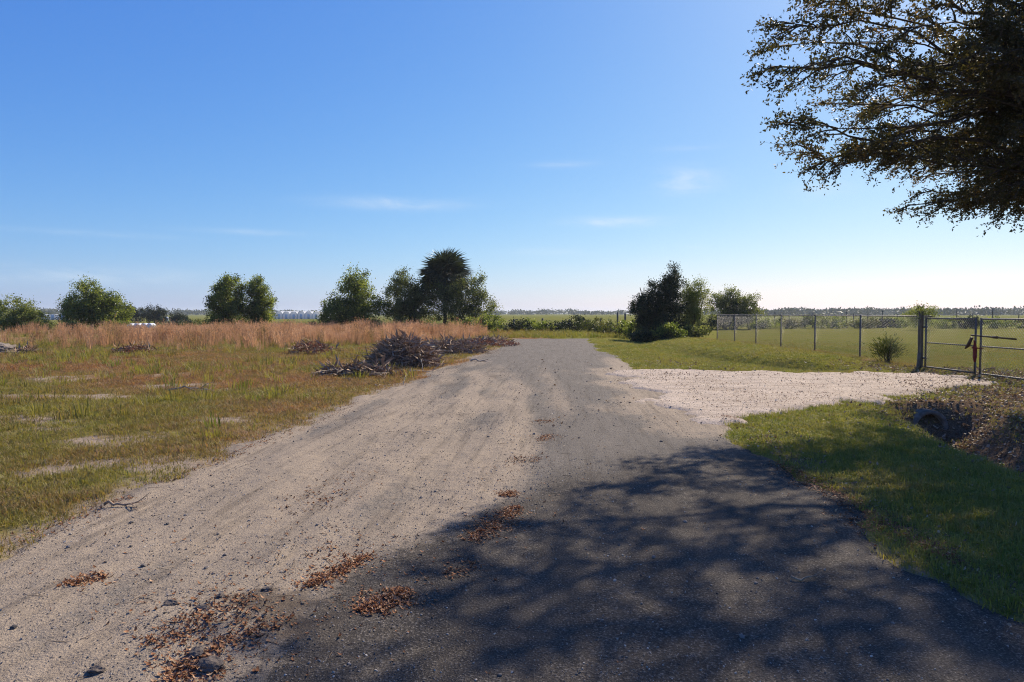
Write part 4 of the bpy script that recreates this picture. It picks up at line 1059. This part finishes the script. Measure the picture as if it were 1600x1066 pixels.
# mound at the left edge, stones, culvert
def lump(name, label, cat, x, y, rx, ry, h, mat, seed, sub=4, z=None, jag=.55):
    import bmesh
    bm = bmesh.new(); bmesh.ops.create_icosphere(bm, subdivisions=sub, radius=1); R = np.random.default_rng(seed)
    V = np.array([v.co[:] for v in bm.verts]); f = 1 + jag * (fbm(V[:, 0] * 1.7 + seed, V[:, 1] * 1.7 + V[:, 2] * 2.3, seed) - .5) * 2 + jag * .5 * (fbm(V[:, 0] * 6 + seed, V[:, 1] * 6 + V[:, 2] * 5, seed + 3) - .5)
    V = V * f[:, None] * np.array([rx, ry, h])
    for v, c in zip(bm.verts, V): v.co = c
    m = bpy.data.meshes.new(name); bm.to_mesh(m); bm.free()
    o = obj(name, m, mat, None, (x, y, (sz(x, y) if z is None else z) + h * .15), R.random() * 3); return tag(o, label, cat)
x, y = gp(2, 552); lump("stump_mound", "grey uprooted stump mound cut by the left edge of the picture", "mound", x, y, .7, .45, .32, M_STUMP, 61)
for px, py, r_, lab in [(333, 1048, .07, "largest broken asphalt chunk at the bottom edge beside the leaf litter"), (308, 1032, .045, "flat grey stone just left of the largest asphalt chunk"),
                        (418, 931, .04, "round dark stone alone on the sand above the leaf litter"), (268, 955, .038, "dark clod left of the leaf litter on the sand"),
                        (318, 962, .035, "dark clod in the middle of the churned sand above the litter"), (345, 945, .03, "dark clod right of the churned sand above the litter"), (150, 1058, .04, "small stone at the bottom edge of the sand, left of the litter")]:
    x, y = gp(px, py); lump("stone", lab, "stone", x, y, r_, r_ * .7, r_ * .45, M_STONE, int(px), 3)
cv = empty("culvert", (7.55, 12.55, -.46)); tag(cv, "dark concrete culvert mouth in the ditch under the driveway", "culvert")
m = MB(); n_ = 20; a = np.arange(n_) * 2 * np.pi / n_
def ring(y, r): return np.c_[np.cos(a) * r, np.full(n_, y), np.sin(a) * r]
v = np.concatenate([ring(-.32, .32), ring(-.32, .25), ring(2.2, .25), ring(2.2, .32)])
q = [(k * n_ + i, k * n_ + (i + 1) % n_, ((k + 1) % 4) * n_ + (i + 1) % n_, ((k + 1) % 4) * n_ + i) for k in range(4) for i in range(n_)]
m.add(v, q); obj("pipe", m.mesh("pipe", True), M_CONC, cv)

# ---------------------------------------------------------------- ground cover stuff
def off_road(x, y, mrg=0.0): return (road_in(x, y) < mrg) & (drive_in(x, y) < mrg)
# short grass
x, y = fan(230000, 3.2, 46, -52, 52, 1.15)
mk = masks(x, y)
keep = off_road(x, y, .10) & (rng.random(len(x)) > np.clip(mk["bare"] * 1.25 - .15 + 1.2 * (fbm(x * 3, y * 3, 94) - .5), 0, .93)) & (rng.random(len(x)) > mk["litter"] * .9)
keep &= rng.random(len(x)) < 1 - sst(26, 46, np.hypot(x, y))
keep &= rng.random(len(x)) < (.45 + .55 * sst(.36, .52, fbm(x * 1.6, y * 1.6, 95)))
x, y, mk = x[keep], y[keep], {k: v[keep] for k, v in mk.items()}
d = np.hypot(x, y)
tint = np.where(x > 2.5, .24, .50) + .42 * mk["dry"] + .9 * (fbm(x * .8, y * .8, 96) - .5) * .7 + .13 * rng.normal(size=len(x))
green = np.exp(-((x + 3.6) / .9) ** 2 - ((y - 6.6) / .6) ** 2)
tint = np.clip(tint - .3 * green, 0, 1)
scl = (.75 + .6 * rng.random(len(x))) * (1 + .022 * d) * np.where(x > 2.5, .85, 1.0)
scatter("grass", "short patchy grass of the field and verges", np.stack([x, y, terrain(x, y) - .004], 1), scl, zrot(len(x)), tint, rng.integers(0, 5, len(x)), P_GRASS)
print("grass", len(x))
# taller weeds
x, y = fan(26000, 9, 66, -50, 50, .9)
nn = fbm(x * .35, y * .35, 97)
dens = np.where(x < 3, sst(.42, .62, nn) * (.25 + .75 * sst(16, 30, y)), 0.0)
dens = np.where((y > 43.5) & (y < 56) & (x > -4) & (x < 12), .9, dens)
dens = np.where((x > 2.5) & (y < 43), 0, dens)
keep = off_road(x, y, -.15) & (rng.random(len(x)) < dens)
x, y = x[keep], y[keep]
tint = np.clip(.36 + .9 * (fbm(x * .4, y * .4, 98) - .5) + .22 * sst(15, 35, y) * (x < 0) + .14 * rng.normal(size=len(x)), 0, 1)
scatter("weeds", "knee-high weeds and rank grass in the left field", np.stack([x, y, terrain(x, y) - .01], 1), (.55 + .9 * rng.random(len(x))) * (1 + .012 * y), zrot(len(x)), tint, rng.integers(0, 4, len(x)), P_WEED)
# broomsedge band
n = 38000
x = -40 + 44 * rng.random(n); y = 25 + 33 * rng.random(n)
lx = -1.2 - .05 * (58 - y)
front = 34.5 + 6 * (fbm(x * .18, x * 0, 99) - .5) * 2 + 2.0 * sst(-12, -1, x) + 6 * sst(-20, -34, x)
dens = (.12 * sst(front - 9, front - 1, y) + .88 * sst(front - 1.5, front + 4, y)) * sst(lx + .6, lx - 2.5, x) * sst(.36, .56, fbm(x * .35, y * .35, 100)) * (1 - .85 * sst(-21, -30, x))
keep = (rng.random(n) < dens); x, y = x[keep], y[keep]
tint = np.clip(.45 + .8 * (fbm(x * .5, y * .5, 103) - .5) + .18 * rng.normal(size=len(x)), 0, 1)
rot = zrot(len(x), .10); 
scl = (.30 + .95 * rng.random(len(x)) ** 1.6) * (.20 + .8 * fbm(x * .35, y * .35, 104, 3) + .8 * fbm(x * 1.3, y * 1.3, 107, 2))
scatter("broomsedge", "tall pinkish dry broomsedge in front of the field trees", np.stack([x, y, terrain(x, y) - .02], 1), scl, rot, tint, rng.integers(0, 5, len(x)), P_SEDGE)
print("sedge", len(x))

# orange leaf litter heaps on the road
LP, LT = [], []
def heap(p0, p1, w, n, tint=.62, thick=.008):
    n = int(n * 1.5); (x0, y0), (x1, y1) = gp(*p0), gp(*p1); t = rng.random(n); L = math.hypot(x1 - x0, y1 - y0) + 1e-6
    nx, ny = -(y1 - y0) / L, (x1 - x0) / L; o_ = rng.normal(size=n) * w * np.where(rng.random(n) < .18, 2.6, 1) * (.35 + .65 * np.sin(np.pi * np.clip(t, .08, .92)))
    x = x0 + (x1 - x0) * t + nx * o_ + rng.normal(size=n) * .02; y = y0 + (y1 - y0) * t + ny * o_ + rng.normal(size=n) * .02
    LP.append(np.stack([x, y, surf(x, y) + thick * rng.random(n) * np.exp(-(o_ / w) ** 2)], 1)); LT.append(np.clip(tint + .22 * rng.normal(size=n), 0, 1))
heap((478, 922), (572, 872), .045, 420); heap((500, 860), (560, 880), .10, 60, .5)
heap((572, 962), (632, 928), .07, 520, .6); heap((738, 848), (806, 795), .06, 520, .62); heap((786, 778), (802, 772), .05, 130, .62)
heap((846, 690), (858, 680), .07, 120, .66); heap((838, 658), (862, 660), .12, 80, .5); heap((800, 716), (840, 722), .14, 90, .35)
heap((245, 1062), (425, 970), .17, 170, .5, .01); heap((270, 1062), (420, 985), .05, 170, .6, .01); heap((225, 1020), (330, 985), .10, 150, .45); heap((300, 985), (400, 940), .16, 140, .4); heap((340, 1062), (260, 1064), .08, 160, .75)
heap((100, 922), (165, 903), .035, 130, .62); heap((700, 905), (745, 880), .06, 60, .4); heap((480, 790), (560, 740), .22, 90, .35); heap((500, 800), (470, 770), .2, 60, .3)
heap((1215, 725), (1500, 885), .10, 1100, .5, .03); heap((1330, 810), (1420, 850), .09, 150, .5); heap((240, 760), (420, 690), .08, 160, .4); heap((420, 690), (560, 630), .12, 160, .35); heap((20, 850), (200, 780), .10, 140, .4)
heap((420, 980), (640, 880), .45, 60, .45); heap((200, 1000), (560, 830), .7, 150, .4); heap((600, 940), (850, 720), .4, 90, .45); heap((700, 578), (780, 548), .18, 260, .3); heap((1130, 655), (1180, 670), .12, 140, .45)
P, T = np.concatenate(LP), np.concatenate(LT)
scatter("leaf_litter", "orange-brown fallen leaves gathered in ruts and along the road edges", P, .22 + .30 * rng.random(len(P)) ** 1.5, zrot(len(P), .16), T, rng.integers(0, 5, len(P)), P_LEAF)
# pale litter: ditch, gate lawn, verge, driveway
x, y = fan(90000, 3.5, 24, 0, 46, 1.0)
mk = masks(x, y)
dens = .75 * mk["litter"] + .02 + .17 * (drive_in(x, y) > -.1) * sst(.4, .6, fbm(x * .9, y * .9, 105)) + .02 * (x > 3)
dens = np.where((road_in(x, y) > .1), .006, dens)
keep = rng.random(len(x)) < dens * (.35 + .65 * sst(5, 11, y)); x, y = x[keep], y[keep]
scatter("pale_leaf_litter", "pale dry leaves strewn over the ditch, driveway and gate lawn", np.stack([x, y, surf(x, y) + .004 + .02 * rng.random(len(x)) * (drive_in(x, y) < 0)], 1), (.38 + .45 * rng.random(len(x))) * np.clip(np.hypot(x, y) / 9, .6, 2.0) * np.where(drive_in(x, y) > 0, .5, 1), zrot(len(x), .5), np.clip(.42 + .28 * rng.normal(size=len(x)), 0, 1), rng.integers(0, 4, len(x)), P_PLEAF)
# loose stones
x, y = fan(90000, 2.6, 20, -46, 46, 1.25)
xb = np.interp(y, SB[:, 0], SB[:, 1])
u = x - .07 * (y - 5)
dens = np.where(road_in(x, y) > -.05, .30 + .70 * sst(.42, .62, fbm(u * 1.4, y * .5, 106)), 0)
dens = np.where((x > xb + .3) & (drive_in(x, y) < 0), dens * .40, dens * .8); dens = np.where(drive_in(x, y) > 0, .7, dens)
keep = rng.random(len(x)) < dens; x, y = x[keep], y[keep]
scl = .0022 + .0042 * rng.random(len(x)) ** 3 + .00018 * y
big = rng.random(len(x)) < .012; scl = np.where(big, scl * 2.6, scl)
scatter("loose_stones", "small stones and shell grit loose on the road and driveway", np.stack([x, y, surf(x, y) + scl * .25], 1), scl, zrot(len(x), .3), np.clip(.45 + .26 * rng.normal(size=len(x)) + .2 * (drive_in(x, y) > 0), 0, 1), rng.integers(0, 5, len(x)), P_PEB)
# crumbs of bark and twigs
x, y = fan(5200, 2.7, 26, -46, 30, 1.1)
xb = np.interp(y, SB[:, 0], SB[:, 1])
keep = rng.random(len(x)) < np.where(road_in(x, y) > -.6, np.where(x < xb + .4, .7, .10), .08); x, y = x[keep], y[keep]
scl = .03 + .10 * rng.random(len(x)) ** 2.2
scatter("twig_crumbs", "bits of bark and twig scattered over the sandy half of the road", np.stack([x, y, surf(x, y)], 1), scl, zrot(len(x), .08), np.clip(.35 + .25 * rng.normal(size=len(x)), 0, 1), rng.integers(0, 4, len(x)), P_TWIG)

# ---------------------------------------------------------------- air
HAZE = True
if HAZE:
    m = MB(); m.box((-4400, -90, -3), (4400, 5600, 22)); hm = m.mesh("haze")
    mt = bpy.data.materials.new("pale_air"); mt.use_nodes = True; nt = mt.node_tree
    for n_ in list(nt.nodes):
        if n_.type != 'OUTPUT_MATERIAL': nt.nodes.remove(n_)
    pv = nt.nodes.new("ShaderNodeVolumePrincipled"); pv.inputs["Color"].default_value = (.80, .88, 1.0, 1); pv.inputs["Density"].default_value = .0002
    pv.inputs["Anisotropy"].default_value = .2
    nt.links.new(pv.outputs[0], nt.nodes["Material Output"].inputs["Volume"])
    tag(obj("haze", hm, mt), "thin pale air softening the horizon", kind="stuff")
